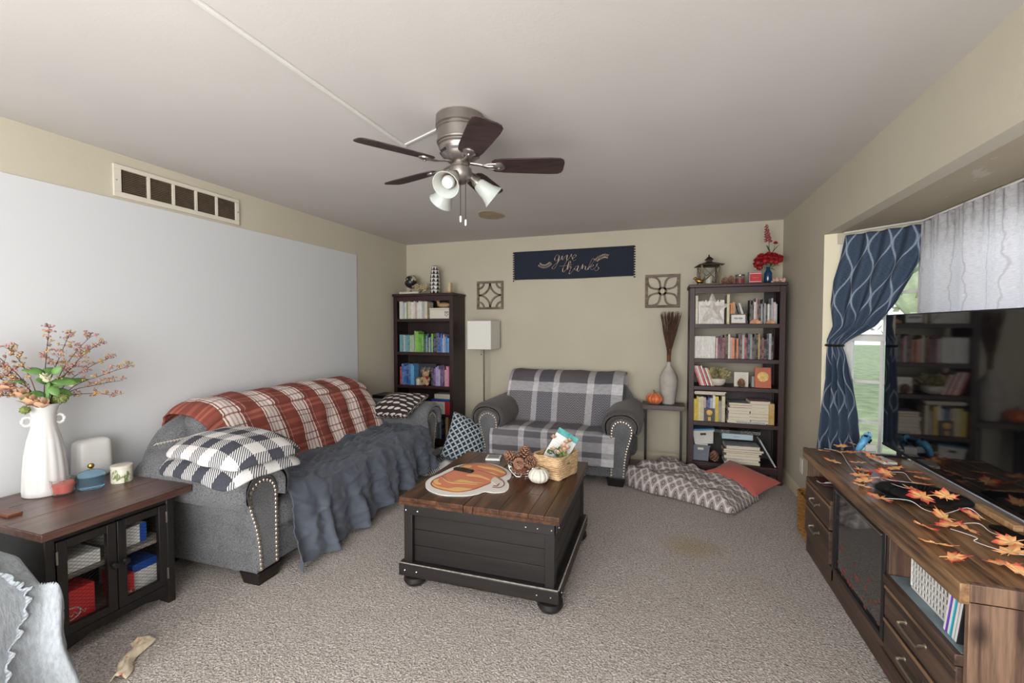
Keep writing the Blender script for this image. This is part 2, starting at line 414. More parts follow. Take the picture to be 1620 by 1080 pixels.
# medallion quilt
m_medal, t = new_mat('taupe_medallion_print', .95); uvm = t.map(t.uv(), (1, 1, 1), (0, 0, PI / 4)); u, v, _ = t.xyz(uvm)
k = 16; fx = t.m('ABSOLUTE', t.m('SUBTRACT', t.m('FRACT', t.m('MULTIPLY', u, k)), .5)); fy = t.m('ABSOLUTE', t.m('SUBTRACT', t.m('FRACT', t.m('MULTIPLY', v, k)), .5))
mx = t.m('MAXIMUM', fx, fy); dd = t.m('SQRT', t.m('ADD', t.m('MULTIPLY', fx, fx), t.m('MULTIPLY', fy, fy)))
md = t.m('ADD', t.m('MULTIPLY', mx, .5), t.m('MULTIPLY', dd, .5))
wav = t.m('ADD', md, t.m('MULTIPLY', t.m('SUBTRACT', t.noise(t.uv(), 70, 2), .5), .07))
t.col(t.ramp(wav, [(0, lin((206, 196, 190))), (.06, lin((98, 82, 82))), (.13, lin((172, 162, 158))), (.17, lin((92, 78, 78))), (.27, lin((186, 178, 174))), (.31, lin((128, 118, 116))), (.38, lin((196, 190, 186))), (.41, lin((120, 110, 108))), (.45, lin((200, 194, 190)))], 'CONSTANT'))
m_coral = fabric('coral_canvas', (162, 78, 70), (180, 94, 84), 300, .3)
# ogee curtain
m_ogee, t = new_mat('blue_ogee_curtain', .85); u, v, _ = t.xyz(t.uv())
nb = t.m('MULTIPLY', t.m('SUBTRACT', t.noise(t.uv(), 24, 3), .5), .05)
U = t.m('ADD', t.m('MULTIPLY', u, 5.0), nb); V = t.m('MULTIPLY', v, 2 * PI * 2.9)
w1 = t.m('MULTIPLY', t.m('SINE', V), .23)
l1 = t.m('ABSOLUTE', t.m('SUBTRACT', t.m('FRACT', t.m('ADD', U, w1)), .5)); l2 = t.m('ABSOLUTE', t.m('SUBTRACT', t.m('FRACT', t.m('ADD', t.m('SUBTRACT', U, w1), .5)), .5))
ln = t.m('MINIMUM', l1, l2); msk = t.ramp(ln, [(.012, G(.8)), (.026, G(.15)), (.038, G(.5)), (.05, G(0))])
st = t.noise(t.map(t.uv(), (14, 130, 1)), 3, 3, .7)
cb = t.ramp(st, [(.3, lin((30, 40, 55))), (.7, lin((68, 86, 110)))])
t.col(t.mix(t.m('MULTIPLY', msk, t.ramp(st, [(.25, G(.5)), (.5, G(1))])), cb, lin((164, 176, 192)))); t.bump(st, .2, .003)
# sheer curtain with bare trees print
m_sheer, t = new_mat('white_tree_print_sheer', .9); u, v, _ = t.xyz(t.uv())
wb = t.m('ADD', t.m('MULTIPLY', u, 7), t.m('MULTIPLY', t.noise(t.map(t.uv(), (2, 3, 1)), 2.5, 3), .9))
tr = t.m('ABSOLUTE', t.m('SUBTRACT', t.m('FRACT', wb), .5))
br = t.noise(t.map(t.uv(), (10, 5, 1)), 4, 4, .7, 1.5)
st = t.noise(t.map(t.uv(), (10, 100, 1)), 3, 3, .7)
base = t.ramp(st, [(.3, lin((176, 174, 180))), (.7, lin((206, 205, 208)))])
base = t.mix(t.ramp(tr, [(.015, G(.35)), (.06, G(0))]), base, lin((122, 112, 116)))
base = t.mix(t.m('MULTIPLY', t.ramp(br, [(.5, G(0)), (.62, G(.35))]), t.ramp(v, [(.0, G(1)), (.45, G(0))])), base, lin((128, 118, 120)))
t.col(base); t.b.inputs['Transmission Weight'].default_value = 0
tl = t.n('BsdfTranslucent'); t.put(tl.inputs[0], base); ms = t.n('MixShader'); ms.inputs[0].default_value = .3
t.t.links.new(t.b.outputs[0], ms.inputs[1]); t.t.links.new(tl.outputs[0], ms.inputs[2]); t.t.links.new(ms.outputs[0], t.t.nodes['Material Output'].inputs[0])
# books: the object colour gives the cover
def book_mat(name, text=True):
    m, t = new_mat(name, .5); oi = t.n('ObjectInfo'); col = oi.outputs['Color']; rnd = oi.outputs['Random']
    g = t.gen(); x, y, z = t.xyz(g)
    r1 = t.m('MULTIPLY', rnd, 37.7)
    nn = t.noise(t.comb(t.m('MULTIPLY', x, 5), t.m('MULTIPLY', y, 5), t.m('ADD', t.m('MULTIPLY', z, 22), r1)), 1.4, 2, .8)
    zz = t.noise(t.comb(r1, 0, t.m('MULTIPLY', z, 3)), 1.3, 1)
    band = t.m('MULTIPLY', t.m('GREATER_THAN', nn, .56), t.m('GREATER_THAN', zz, .45))
    lum = t.n('RGBToBW'); t.put(lum.inputs[0], col)
    ink = t.mix(t.m('GREATER_THAN', lum.outputs[0], .3), lin((212, 204, 190)), lin((60, 58, 64)))
    c2 = t.mix(t.m('MULTIPLY', band, .65), col, ink)
    t.col(c2); return m
m_book = book_mat('book_cover'); m_page = solid('book_pages', (206, 198, 178), .9, var=.1, sc=300)
m_paper = solid('paper', (220, 220, 218), .8, var=.04)
m_cone = wood('pine_cone_scale', (120, 82, 62), (196, 150, 120), 2, 40, .7, .5); m_core = solid('pine_cone_core', (58, 36, 28), .9); 
m_straw = wood('natural_straw', (150, 118, 82), (212, 182, 142), 0, 30, .8, .2, bump=.6)
m_twig = wood('brown_twig', (60, 42, 34), (104, 74, 58), 2, 40, .8, .2)
m_green = solid('green_leaf', (98, 138, 74), .5, var=.35, sc=12)
m_dgreen = solid('dark_green_leaf', (62, 84, 52), .5, var=.3, sc=12)
m_peach = solid('peach_petal', (208, 168, 136), .6, var=.2, sc=14)
m_berry = solid('dusty_berry', (168, 122, 116), .7, var=.35, sc=40)
m_mustard = solid('mustard_bud', (180, 146, 96), .7, var=.35, sc=40)
m_cream = solid('cream_ceramic', (204, 198, 186), .35, var=.04)
m_ceramic = solid('white_ceramic', (206, 205, 203), .25, var=.03)
m_redp = solid('red_petal', (140, 16, 24), .6, var=.35, sc=30)
m_pinkp = solid('rose_petal', (150, 62, 72), .6, var=.3, sc=30)
MAT_W = [(-1.29, 2.246), (-1.316, 2.304), (-1.322, 2.373), (-1.307, 2.442), (-1.288, 2.584), (-1.244, 2.672), (-1.164, 2.724), (-1.059, 2.735), (-0.964, 2.683), (-0.906, 2.622), (-0.878, 2.566), (-0.866, 2.508), (-0.871, 2.466), (-0.839, 2.409), (-0.819, 2.342), (-0.826, 2.291), (-0.876, 2.262), (-0.928, 2.261), (-0.949, 2.22), (-0.984, 2.183), (-1.026, 2.161), (-1.113, 2.139), (-1.188, 2.156), (-1.251, 2.195)]
MAT_O = [(-1.265, 2.264), (-1.281, 2.326), (-1.265, 2.434), (-1.248, 2.535), (-1.228, 2.605), (-1.234, 2.651), (-1.155, 2.702), (-1.064, 2.708), (-0.966, 2.647), (-0.918, 2.585), (-0.917, 2.532), (-0.938, 2.494), (-0.968, 2.463), (-0.947, 2.391), (-0.968, 2.328), (-0.995, 2.265), (-1.048, 2.208), (-1.108, 2.195), (-1.183, 2.209), (-1.237, 2.233)]
Y0 = [(-1.265, 2.283), (-1.215, 2.244), (-1.141, 2.233), (-1.088, 2.265), (-1.007, 2.264), (-1.03, 2.225), (-1.092, 2.204), (-1.171, 2.213), (-1.237, 2.245)]
Y1 = [(-1.261, 2.404), (-1.212, 2.36), (-1.159, 2.338), (-1.137, 2.381), (-1.088, 2.382), (-1.04, 2.369), (-0.979, 2.371), (-1.016, 2.345), (-1.091, 2.329), (-1.161, 2.315), (-1.22, 2.347)]
Y2 = [(-1.221, 2.59), (-1.156, 2.599), (-1.055, 2.572), (-0.991, 2.56), (-0.945, 2.522), (-0.961, 2.517), (-1.031, 2.551), (-1.117, 2.579), (-1.205, 2.573)]
Y3 = [(-1.136, 2.472), (-1.098, 2.502), (-1.032, 2.482), (-0.966, 2.44), (-0.985, 2.437), (-1.053, 2.465), (-1.118, 2.463)]
Y4 = [(-1.143, 2.657), (-1.074, 2.657), (-1.002, 2.646), (-0.928, 2.593), (-0.932, 2.576), (-1.014, 2.619), (-1.095, 2.633)]
Y5 = [(-1.277, 2.318), (-1.26, 2.353), (-1.243, 2.31), (-1.208, 2.283), (-1.238, 2.273)]
Y6 = [(-1.222, 2.642), (-1.177, 2.646), (-1.176, 2.61), (-1.221, 2.607)]
STEM = [(-0.954, 2.428), (-0.965, 2.474), (-0.955, 2.492), (-0.927, 2.467), (-0.896, 2.428), (-0.898, 2.398), (-0.901, 2.369), (-0.929, 2.397)]
B0 = [(-1.265, 2.264), (-1.281, 2.326), (-1.265, 2.434), (-1.248, 2.535), (-1.234, 2.651), (-1.155, 2.702), (-1.064, 2.708), (-0.966, 2.647), (-0.918, 2.585), (-0.917, 2.532), (-0.938, 2.494)]
B1 = [(-0.938, 2.494), (-0.881, 2.433), (-0.859, 2.374), (-0.871, 2.334), (-0.909, 2.33)]
B2 = [(-0.913, 2.356), (-0.892, 2.354), (-0.892, 2.391)]
B3 = [(-1.262, 2.4), (-1.185, 2.333), (-1.107, 2.333), (-0.98, 2.357)]
B4 = [(-1.23, 2.592), (-1.102, 2.578), (-0.945, 2.512)]
B5 = [(-1.265, 2.264), (-1.214, 2.217), (-1.108, 2.195), (-1.048, 2.208), (-0.995, 2.265), (-0.947, 2.391)]
LEAVES = [(0.896, 2.905), (0.918, 3.144), (1.055, 3.297), (1.026, 3.151), (1.077, 3.16), (1.156, 3.363), (1.142, 3.093), (1.15, 3.017), (1.023, 2.929), (0.987, 2.784), (0.944, 2.684), (0.892, 2.503), (0.899, 2.355), (1.081, 2.762), (1.162, 2.877), (1.221, 2.82), (1.211, 2.724), (1.141, 2.57), (1.066, 2.484), (1.066, 2.389), (1.161, 2.421), (1.168, 2.25), (1.048, 2.186), (1.026, 2.11), (1.07, 2.091), (0.931, 2.066), (1.048, 2.649), (0.927, 2.589), (0.898, 1.913), (0.896, 1.814), (1.149, 2.009), (1.1, 1.921), (1.021, 1.811), (1.035, 1.765)]
V1 = [(0.943, 3.216), (0.997, 3.131), (0.965, 2.897), (0.939, 2.667), (0.995, 2.617), (1.025, 2.657), (1.043, 2.533), (1.066, 2.474)]
V2 = [(1.028, 2.677), (1.031, 2.592), (1.088, 2.621), (1.166, 2.638)]
V3 = [(0.917, 2.359), (0.987, 2.309), (1.027, 2.28), (1.075, 2.246), (1.169, 2.288), (1.196, 2.246)]
V4 = [(1.078, 2.146), (1.136, 2.154), (1.146, 2.101), (1.181, 2.061)]
V5 = [(1.015, 2.079), (1.053, 2.007), (1.043, 1.994), (1.089, 1.928), (1.124, 1.901)]
V6 = [(1.112, 2.799), (1.166, 2.786), (1.154, 2.681), (1.163, 2.61)]
CUR= [(372, (0.059, 2.043), (0.519, 1.962)), (400, (0.035, 1.925), (0.492, 1.86)), (440, (-0.008, 1.755), (0.43, 1.714)), (480, (-0.024, 1.578), (0.355, 1.561)), (515, (-0.005, 1.422), (0.249, 1.421)), (538, (-0.043, 1.318), (0.093, 1.322)), (546, (-0.038, 1.283), (0.056, 1.286)), (560, (-0.041, 1.219), (0.084, 1.226)), (600, (-0.041, 1.038), (0.129, 1.056)), (650, (-0.069, 0.807), (0.166, 0.845)), (705, (-0.085, 0.55), (0.182, 0.612))]
# ---------------------------------------------------------------- the setting
XL, XR, YB, YF, ZC, ZH = -3.08, 1.07, 4.93, -2.6, 2.44, 2.067
def S(name, mb, mat, parent=None, **k):
    o = mb.build(name, mat, parent, **k)
    if not parent: o['kind'] = 'structure'
    return o
S('floor', MB().bb(XL - .1, 1.7, YF - .1, YB + .1, -.1, 0), m_carpet, smooth=0)
S('ceiling', MB().bb(XL - .1, XR + .1, YF - .1, YB + .1, ZC, ZC + .1), m_ceil, smooth=0)
S('wall_left', MB().bb(XL - .1, XL, YF, YB + .1, 0, ZC), m_wall, smooth=0)
S('wall_back', MB().bb(XL, XR + .1, YB, YB + .1, 0, ZC), m_wall, smooth=0)
S('wall_front', MB().bb(XL, XR + .1, YF - .1, YF, 0, ZC), m_wall, smooth=0)
S('wall_right', MB().bb(XR, XR + .08, 3.75, YB, 0, ZC).bb(XR, XR + .08, .6, 3.75, ZH, ZC).bb(XR, XR + .08, YF, .6, 0, ZC), m_wall, smooth=0)
# bay: soffit, reveal, knee walls
PA, PB, PC, PD = (1.15, 3.72), (1.53, 3.385), (1.53, .99), (1.15, .65)
S('trim_1', MB().prism([(XR + .08, 3.75), (1.15, 3.75), (1.62, 3.42), (1.62, .95), (1.15, .6), (XR + .08, .6)][::-1], ZH, ZH + .1), m_soffit, smooth=0)
S('trim_2', MB().prism([(XR, 3.752), (1.155, 3.752), (1.155, 3.715), (XR, 3.748)], 0, ZH).bb(XR + .001, 1.155, .6, .65, 0, ZH), m_reveal, smooth=0)
def bay_section(k, A, B, zs, zt, cols, urows, lrows, meet):
    A = Vector(A); B = Vector(B); w = (B - A).length; ang = math.atan2(B.y - A.y, B.x - A.x)
    r = bpy.data.objects.new('window_%d' % k, None); C.objects.link(r); r.location = (A.x, A.y, 0); r.rotation_euler = (0, 0, ang); r['kind'] = 'structure'
    kn = MB().bb(0, w, 0, .1, 0, zs).bb(0, w, 0, .1, zt, ZH); kn.build('knee_wall', m_reveal, r, smooth=0)
    MB().bb(0, w, -.02, .0, zt - .01, ZH - .005).build('head_casing', m_wall, r, smooth=0)
    MB().bb(-.02, w + .02, -.03, .03, zs - .03, zs).build('window_sill', m_white, r, bevel=.004)
    f = MB(); f.bb(0, .05, 0, .1, zs, zt).bb(w - .05, w, 0, .1, zs, zt).bb(.05, w - .05, 0, .1, zt - .05, zt).bb(.05, w - .05, 0, .1, zs, zs + .04)
    f.build('window_frame', m_white, r, bevel=.003)
    for nm, z0, z1, rows, off in (('upper_sash', meet, zt - .05, urows, .055), ('lower_sash', zs + .04, meet + .03, lrows, .02)):
        s = MB(); t = .038
        s.bb(.05, .05 + t, off, off + .03, z0, z1).bb(w - .05 - t, w - .05, off, off + .03, z0, z1)
        s.bb(.05 + t, w - .05 - t, off, off + .03, z0, z0 + t).bb(.05 + t, w - .05 - t, off, off + .03, z1 - t, z1)
        so = s.build(nm, m_white, r, bevel=.002)
        for i in range(1, cols):
            x = .05 + t + (w - .1 - 2 * t) * i / cols
            MB().bb(x - .009, x + .009, off + .005, off + .025, z0 + t, z1 - t).build('muntin', m_white, so, smooth=0)
        for j in range(1, rows):
            z = z0 + t + (z1 - z0 - 2 * t) * j / rows
            MB().bb(.05 + t, w - .05 - t, off + .006, off + .024, z - .009, z + .009).build('muntin', m_white, so, smooth=0)
        MB().bb(.05 + t, w - .05 - t, off + .013, off + .016, z0 + t, z1 - t).build('pane', m_glass, so, smooth=0)
    return r
bay_section(1, PA, PB, .42, 2.0, 2, 2, 3, 1.325)
bay_section(2, PB, PC, .42, 2.0, 6, 2, 3, 1.325)
bay_section(3, PC, PD, .42, 2.0, 2, 2, 3, 1.325)
def skirting(name, p, q, nrm):
    mb = MB(); p = Vector(p); q = Vector(q); n = Vector(nrm)
    prof = [(0, 0), (.014, 0), (.014, .06), (.010, .075), (.006, .085), (0, .09)]
    vs = [(*(e + n * a), z) for e in (p, q) for a, z in prof]; k = len(prof)
    mb.add(vs, [(i, (i + 1) % k, k + (i + 1) % k, k + i) for i in range(k)] + [tuple(range(k)), tuple(range(k, 2 * k))[::-1]])
    S(name, mb, m_trim, smooth=30, weld=True)
skirting('baseboard_back', (XL, YB), (XR, YB), (0, -1)); skirting('baseboard_left', (XL, YF), (XL, YB), (1, 0)); skirting('baseboard_right', (XR, 3.78), (XR, YB), (-1, 0))
# patched oval and old paint ledge
pts = [(-1.52 + .115 * math.cos(a) * (1 + .12 * math.sin(3 * a)), 3.86 + .16 * math.sin(a)) for a in [2 * PI * i / 28 for i in range(28)]]
tag(MB().prism([(x + 1.52, y - 3.86) for x, y in pts], -.004, 0).build('ceiling_patch', solid('bare_plaster_patch', (166, 150, 124), .9, var=.1), loc=(-1.52, 3.86, ZC), smooth=0), 'small oval tan patch on the ceiling beyond the fan', 'ceiling patch')
# outside
m_lawn = solid('lawn', (158, 172, 132), .9, var=.3, sc=3); m_tree = solid('tree_foliage', (172, 184, 152), .8, var=.35, sc=3); m_bark = solid('bark', (92, 78, 66), .9, var=.2)
S('ground_outside', MB().bb(1.7, 60, -30, 60, -.7, -.6), m_lawn, smooth=0)
def tree(x, y, h, r, label, seed):
    rnd = random.Random(seed); t = thing('leafy_tree', label, 'tree', (x, y, -.6), 0)
    MB().tube([(0, 0, 0), (.05, 0, h * .3), (.1, .05, h * .62)], lambda q: .16 - .09 * q, 8).build('trunk', m_bark, t)
    mb = MB()
    for i in range(9):
        a = rnd.uniform(0, 2 * PI); q = rnd.uniform(0, r * .75); z = h * .6 + rnd.uniform(-.3, .45) * r
        c = Vector((q * math.cos(a), q * math.sin(a), z)); b = MB(); b.ball((0, 0, 0), r * rnd.uniform(.35, .6), 14)
        for v in b.v:
            k = 1 + .3 * N3(v.x * 2.2 + i, v.y * 2.2, v.z * 2.2) + .22 * N3(v.x * 6, v.y * 6 + i, v.z * 6); v *= k
        mb.add([v + c for v in b.v], b.f)
    for i in range(700):
        d = Vector((rnd.gauss(0, 1), rnd.gauss(0, 1), rnd.gauss(0, .7))).normalized() * r * rnd.uniform(.75, 1.12); c = d + Vector((0, 0, h * .62))
        a = Vector((rnd.gauss(0, 1), rnd.gauss(0, 1), rnd.gauss(0, 1))).normalized() * .11; b = a.orthogonal().normalized() * .07
        mb.add([c - a, c + b, c + a, c - b], [(0, 1, 2, 3)])
    o = mb.build('crown', m_tree, t)
tree(7.2, 13.0, 4.2, 2.2, 'bright green tree seen through the angled bay window, nearest one', 1)
tree(3.2, 18.5, 3.6, 2.2, 'pale green tree farther left beyond the angled bay window', 2)
tree(12.5, 15.5, 5.0, 2.8, 'tall green tree farthest right beyond the angled bay window', 3)

# ---------------------------------------------------------------- left wall
p = MB().bb(0, .006, -2.35, 2.655, 0, 2.165 - .0)
tag(MB().bb(0, .008, -3.4, 1.61, 0, 2.17).build('projection_screen', m_panel, loc=(XL, 2.345, .0), smooth=0, bevel=.002), 'large flat white screen panel covering most of the left wall', 'panel')
vt = thing('return_air_grille', 'long off-white return air vent high on the left wall', 'vent', (XL, 2.17, 2.28))
m_vent = solid('vent_enamel', (206, 200, 186), .5, var=.03); m_louv = solid('dusty_louver', (122, 104, 84), .8, var=.2, sc=25)
w, h = .41, .095
fr = MB()
fr.bb(0, .014, -w, w, h - .025, h).bb(0, .014, -w, w, -h, -h + .03).bb(0, .014, -w, -w + .04, -h + .03, h - .025).bb(0, .014, w - .03, w, -h + .03, h - .025)
cw = (2 * w - .07) / 5
for i in range(1, 5): y = -w + .04 + cw * i; fr.bb(0, .014, y - .009, y + .009, -h + .03, h - .025)
fr.build('frame', m_vent, vt, bevel=.002)
MB().bb(.0005, .002, -w + .03, w - .02, -h + .02, h - .02).build('duct_opening', solid('duct_shadow', (42, 34, 28), .9), vt, smooth=0)
for i in range(5):
    y0 = -w + .04 + cw * i + .009; y1 = y0 + cw - .018; lv = MB()
    for k in range(13):
        z = -h + .034 + k * .0107; lv.box((.007, (y0 + y1) / 2, z), (.010, y1 - y0, .0015), R=RY(.7))
    o = lv.build('louver_bank', m_louv, vt, smooth=0)
for y in (-w + .013, w - .013): MB().ball((.014, y, 0), .005, 8).build('screw', m_silver, vt)
# ---------------------------------------------------------------- ceiling: cable channel and fan
cc = MB()
a, b, c_ = Vector((-1.405, -.9, ZC - .008)), Vector((-1.399, 2.229, ZC - .008)), Vector((-1.11, 2.10, ZC - .008))
cc.bb(-.009, .009, -3.13, .006, -.012, 0)
d = (c_ - b).normalized(); ang = math.atan2(d.y, d.x)
cc.box(tuple((c_ - b) / 2 + Vector((0, 0, 0))), ((c_ - b).length, .016, .012), R=RZ(ang))
tag(cc.build('cable_channel', m_white, loc=(-1.399, 2.229, ZC), smooth=0, bevel=.003), 'thin white cable channel running along the ceiling to the fan', 'cable channel')
FX, FY = -.960, 2.03
fan = thing('ceiling_fan', 'nickel flush-mount ceiling fan with five dark blades and three glass shades', 'ceiling fan', (FX, FY, ZC))
MB().lathe([(.108, 0), (.118, -.004), (.12, -.05), (.112, -.056), (.117, -.060), (.117, -.066), (.112, -.07), (.111, -.118), (.115, -.122), (.114, -.130), (.108, -.134), (.108, -.142), (.103, -.146), (.103, -.158), (.100, -.162), (.09, -.19), (.062, -.215), (.05, -.22)], 40).build('motor_housing', m_metal, fan)
sl = MB()
for i in range(8):
    a = 2 * PI * i / 8 + .2; sl.box((.094 * math.cos(a), .094 * math.sin(a), -.178), (.006, .045, .012), R=RZ(a) @ RY(.4))
sl.build('cooling_slots', m_black, fan, smooth=0)
MB().lathe([(.042, -.218), (.044, -.24), (.04, -.245), (.056, -.25), (.058, -.275), (.05, -.30), (.03, -.318), (.012, -.325)], 32).build('switch_housing', m_metal, fan)
m_blade = wood('walnut_fan_blade', (34, 22, 22), (62, 44, 42), 0, 14, .6, .08)
def blade_mesh():
    mb = MB(); L = [(.155, .035), (.17, .05), (.22, .058), (.34, .064), (.445, .068), (.488, .065), (.506, .052), (.512, .03)]
    poly = [(x, y) for x, y in L] + [(x, -y) for x, y in L[::-1]]
    mb.prism(poly, -.003, .003); return mb
for a in (20, -52, -124, 164, 92):
    a = math.radians(a); R = RZ(a) @ RX(math.radians(-13)); mb = blade_mesh(); mb.v = [R @ v for v in mb.v]
    bl = mb.build('fan_blade', m_blade, fan, loc=(0, 0, -.232), bevel=.002)
    br = MB(); br.T = M4((0, 0, 0), R)
    br.tube([(.05, 0, .01), (.09, 0, .004), (.14, 0, -.008), (.18, 0, -.007)], .009, 8, flat=.6)
    br.lathe([(.004, -.016), (.022, -.014), (.03, -.009), (.031, -.003)], 20, c=(.19, 0, 0)); br.ball((.19, 0, -.016), .007, 8)
    br.tube([(.10, 0, .0), (.14, .02, -.005), (.19, .024, -.006)], .004, 6); br.tube([(.10, 0, .0), (.14, -.02, -.005), (.19, -.024, -.006)], .004, 6)
    br.build('blade_bracket', m_metal, bl)
m_frost, t = new_mat('frosted_shade', .35); t.col(lin((204, 204, 198))); t.b.inputs['Transmission Weight'].default_value = .25; t.b.inputs['Subsurface Weight'].default_value = .2
for a in (-88, 32, 152):
    a = math.radians(a); R = RZ(a) @ RY(PI - math.radians(52)); base = Vector((.05 * math.cos(a), .05 * math.sin(a), -.285))
    MBs = MB(); MBs.T = M4(base, R)
    MBs.lathe([(.014, -.01), (.016, .02), (.024, .03), (.025, .052), (.02, .055)], 20)
    hd = MBs.build('lamp_holder', m_metal, fan)
    s = MB(); s.T = M4(base, R); s.lathe([(.024, .045), (.032, .055), (.037, .08), (.043, .11), (.055, .14), (.064, .152), (.061, .152), (.052, .139), (.04, .11), (.033, .08), (.028, .057)], 30, cap=False)
    sh = s.build('glass_shade', m_frost, fan)
    bmb = MB(); bmb.T = M4(base, R); bmb.lathe([(.013, .05), (.013, .075), (.026, .095), (.03, .112), (.026, .13), (.012, .139), (.002, .141)], 20); bmb.build('bulb', m_white, sh)
for dx, dy, l in ((.015, -.03, .30), (.035, -.015, .325)):
    c = MB(); z = -.31
    c.rod((dx, dy, -.30), (dx, dy, -.30 - l * .62), .0012, 5)
    for k in range(18): c.ball((dx, dy, -.31 - k * .010), .0018, 5)
    o = c.build('pull_chain', m_dmetal, fan); e = -.30 - l * .62
    MB().lathe([(.002, 0), (.006, -.005), (.005, -.028), (.002, -.032)], 10, c=(dx, dy, e)).build('chain_pull', m_white, o)

# ---------------------------------------------------------------- back wall: banner, lattice panels
bn = thing('banner', 'navy cloth banner with cream script reading give thanks', 'banner', (-.98, YB, 2.11))
mb = MB()
def bf(u, v): return (-.667 + 1.334 * u, -.012 - .006 * math.sin(u * 9) * (1 - v) - .004 * N3(u * 5, v * 3, 1), -.16 + .32 * v + .004 * math.sin(u * 7 + 1) * (1 - abs(2 * v - 1) * .2))
mb.grid(bf, 60, 12); mb.build('cloth', fabric('navy_linen', (24, 30, 44), (36, 44, 60), 200, .3), bn, solid=.003)
MB().rod((-.675, -.008, .158), (.675, -.008, .160), .005, 8).build('hanging_rod', m_black, bn)
for side in (-1, 1):
    tr = MB()
    for k in range(13): tr.ball((side * .675, -.014, -.168 + k * .0265), .009, 8, sc=(1, 1, .9))
    tr.build('pompom_trim', solid('navy_pompom', (20, 24, 36), .95), bn)
def bpx(cu, cv):
    U = 850 + cu / 13.5; Vv = 390 + cv / 13.5; x = -1.648 + (U - 813) * .007026
    vt_ = 399 - (U - 813) * 11 / 190; vb = 443 - (U - 817) * 7 / 187
    return (x + .98, -.0225, -.16 + (vb - Vv) / (vb - vt_) * .32)
strokes = [[(520,185),(470,172),(432,230),(425,285),(460,300),(510,240),(525,190),(505,290),(470,390),(410,465),(370,465),(375,430),(440,370),(530,290)],
 [(530,290),(590,190),(580,260),(600,275),(640,215)], [(640,215),(700,172),(685,240),(692,285),(725,262),(790,150),(782,190),(800,240)],
 [(800,250),(850,230),(885,190),(870,165),(825,195),(810,260),(840,295),(890,262)], [(690,290),(640,380),(600,480),(605,535),(640,520),(740,400),(770,320),(745,300),(718,380),(695,485),(750,420),(780,425),(755,510),(738,570),(775,560),(850,460)],
 [(530,412),(640,402),(800,378)], [(930,402),(880,420),(855,470),(880,500),(920,440),(938,402),(912,500),(940,522),(985,450)], [(985,450),(1030,368),(1012,470),(1060,408),(1088,420),(1080,475),(1100,490),(1135,465)],
 [(1135,465),(1210,370),(1268,275),(1240,245),(1198,310),(1155,420),(1135,485)], [(1150,445),(1235,380),(1250,405),(1182,438),(1212,482),(1250,475),(1290,440)], [(1290,440),(1345,352),(1312,392),(1352,430),(1355,470),(1310,508),(1270,482)], [(606,150),(614,158)]]
tx = MB()
for s in strokes: tx.tube(smooth_path([bpx(*q) for q in s], 6), .0042, 6, flat=.35)
m_script = solid('cream_script_print', (214, 190, 172), .8, var=.04)
part(tx.build('script_lettering', m_script, bn), 'cream cursive words give thanks')
lf = MB()
for stem, k in (([(350, 325), (300, 375), (220, 415), (140, 410), (80, 375)], 9), ([(1295, 315), (1340, 255), (1420, 212), (1480, 190), (1550, 205)], 9)):
    P = smooth_path([bpx(*q) for q in stem], 6); lf.tube(P, .0018, 5, flat=.5)
    for i in range(2, len(P) - 1, 2):
        tdir = (P[i + 1] - P[i - 1]).normalized()
        for sg in (-1, 1):
            nrm = Vector((-tdir.z, 0, tdir.x)) * sg; c = P[i] + (tdir * .5 + nrm) * .014; lf.ball(c, .0105, 7, sc=(1, .2, .34), R=RY(-math.atan2((tdir * .5 + nrm).z, (tdir * .5 + nrm).x)))
part(lf.build('leaf_sprigs', m_script, bn), 'two cream printed leaf sprigs beside the words')
m_lat = wood('weathered_lattice', (92, 78, 66), (134, 120, 106), 0, 12, .8, .2)
def lattice(name, label, loc, hw, curves):
    t = thing(name, label, 'wall art', loc)
    f = MB(); b = .026; d = .022
    f.bb(-hw, hw, -d, 0, hw - b, hw).bb(-hw, hw, -d, 0, -hw, -hw + b).bb(-hw, -hw + b, -d, 0, -hw + b, hw - b).bb(hw - b, hw, -d, 0, -hw + b, hw - b)
    f.build('square_frame', m_lat, t, bevel=.002)
    g = MB()
    for c in curves:
        P = [Vector((x, 0, z)) for x, z in c]; n = len(P); vs = []; fs = []
        for i, p in enumerate(P):
            tt = (P[min(i + 1, n - 1)] - P[max(i - 1, 0)]).normalized(); nn = Vector((-tt.z, 0, tt.x)) * .0095
            for q in (p + nn, p - nn): vs += [(q.x, -.018, q.z), (q.x, -.002, q.z)]
        for i in range(n - 1):
            a = i * 4; b2 = a + 4; fs += [(a, a + 2, b2 + 2, b2), (a + 1, b2 + 1, b2 + 3, a + 3), (a, b2, b2 + 1, a + 1), (a + 2, a + 3, b2 + 3, b2 + 2)]
        g.add(vs, fs)
    g.build('curved_fretwork', m_lat, t, smooth=30)
def arc(cx, cz, r, a0, a1, n=14): return [(cx + r * math.cos(math.radians(a0 + (a1 - a0) * i / n)), cz + r * math.sin(math.radians(a0 + (a1 - a0) * i / n))) for i in range(n + 1)]
hw = .165; e = hw - .02
cur = []
for sx, sz, a in ((1, 1, 180), (-1, 1, 270), (-1, -1, 0), (1, -1, 90)):
    cur.append(arc(sx * e, sz * e, e, a, a + 90)); cur.append(arc(sx * e, sz * e, e * .45, a, a + 90))
lattice('carved_wood_panel', 'smaller grey-brown fretwork square with central diamond, above the lamp', (-1.947, YB - .002, 1.786), .165, cur)
cur = [arc(0, 0, .035, 0, 360, 20)]; e = .155
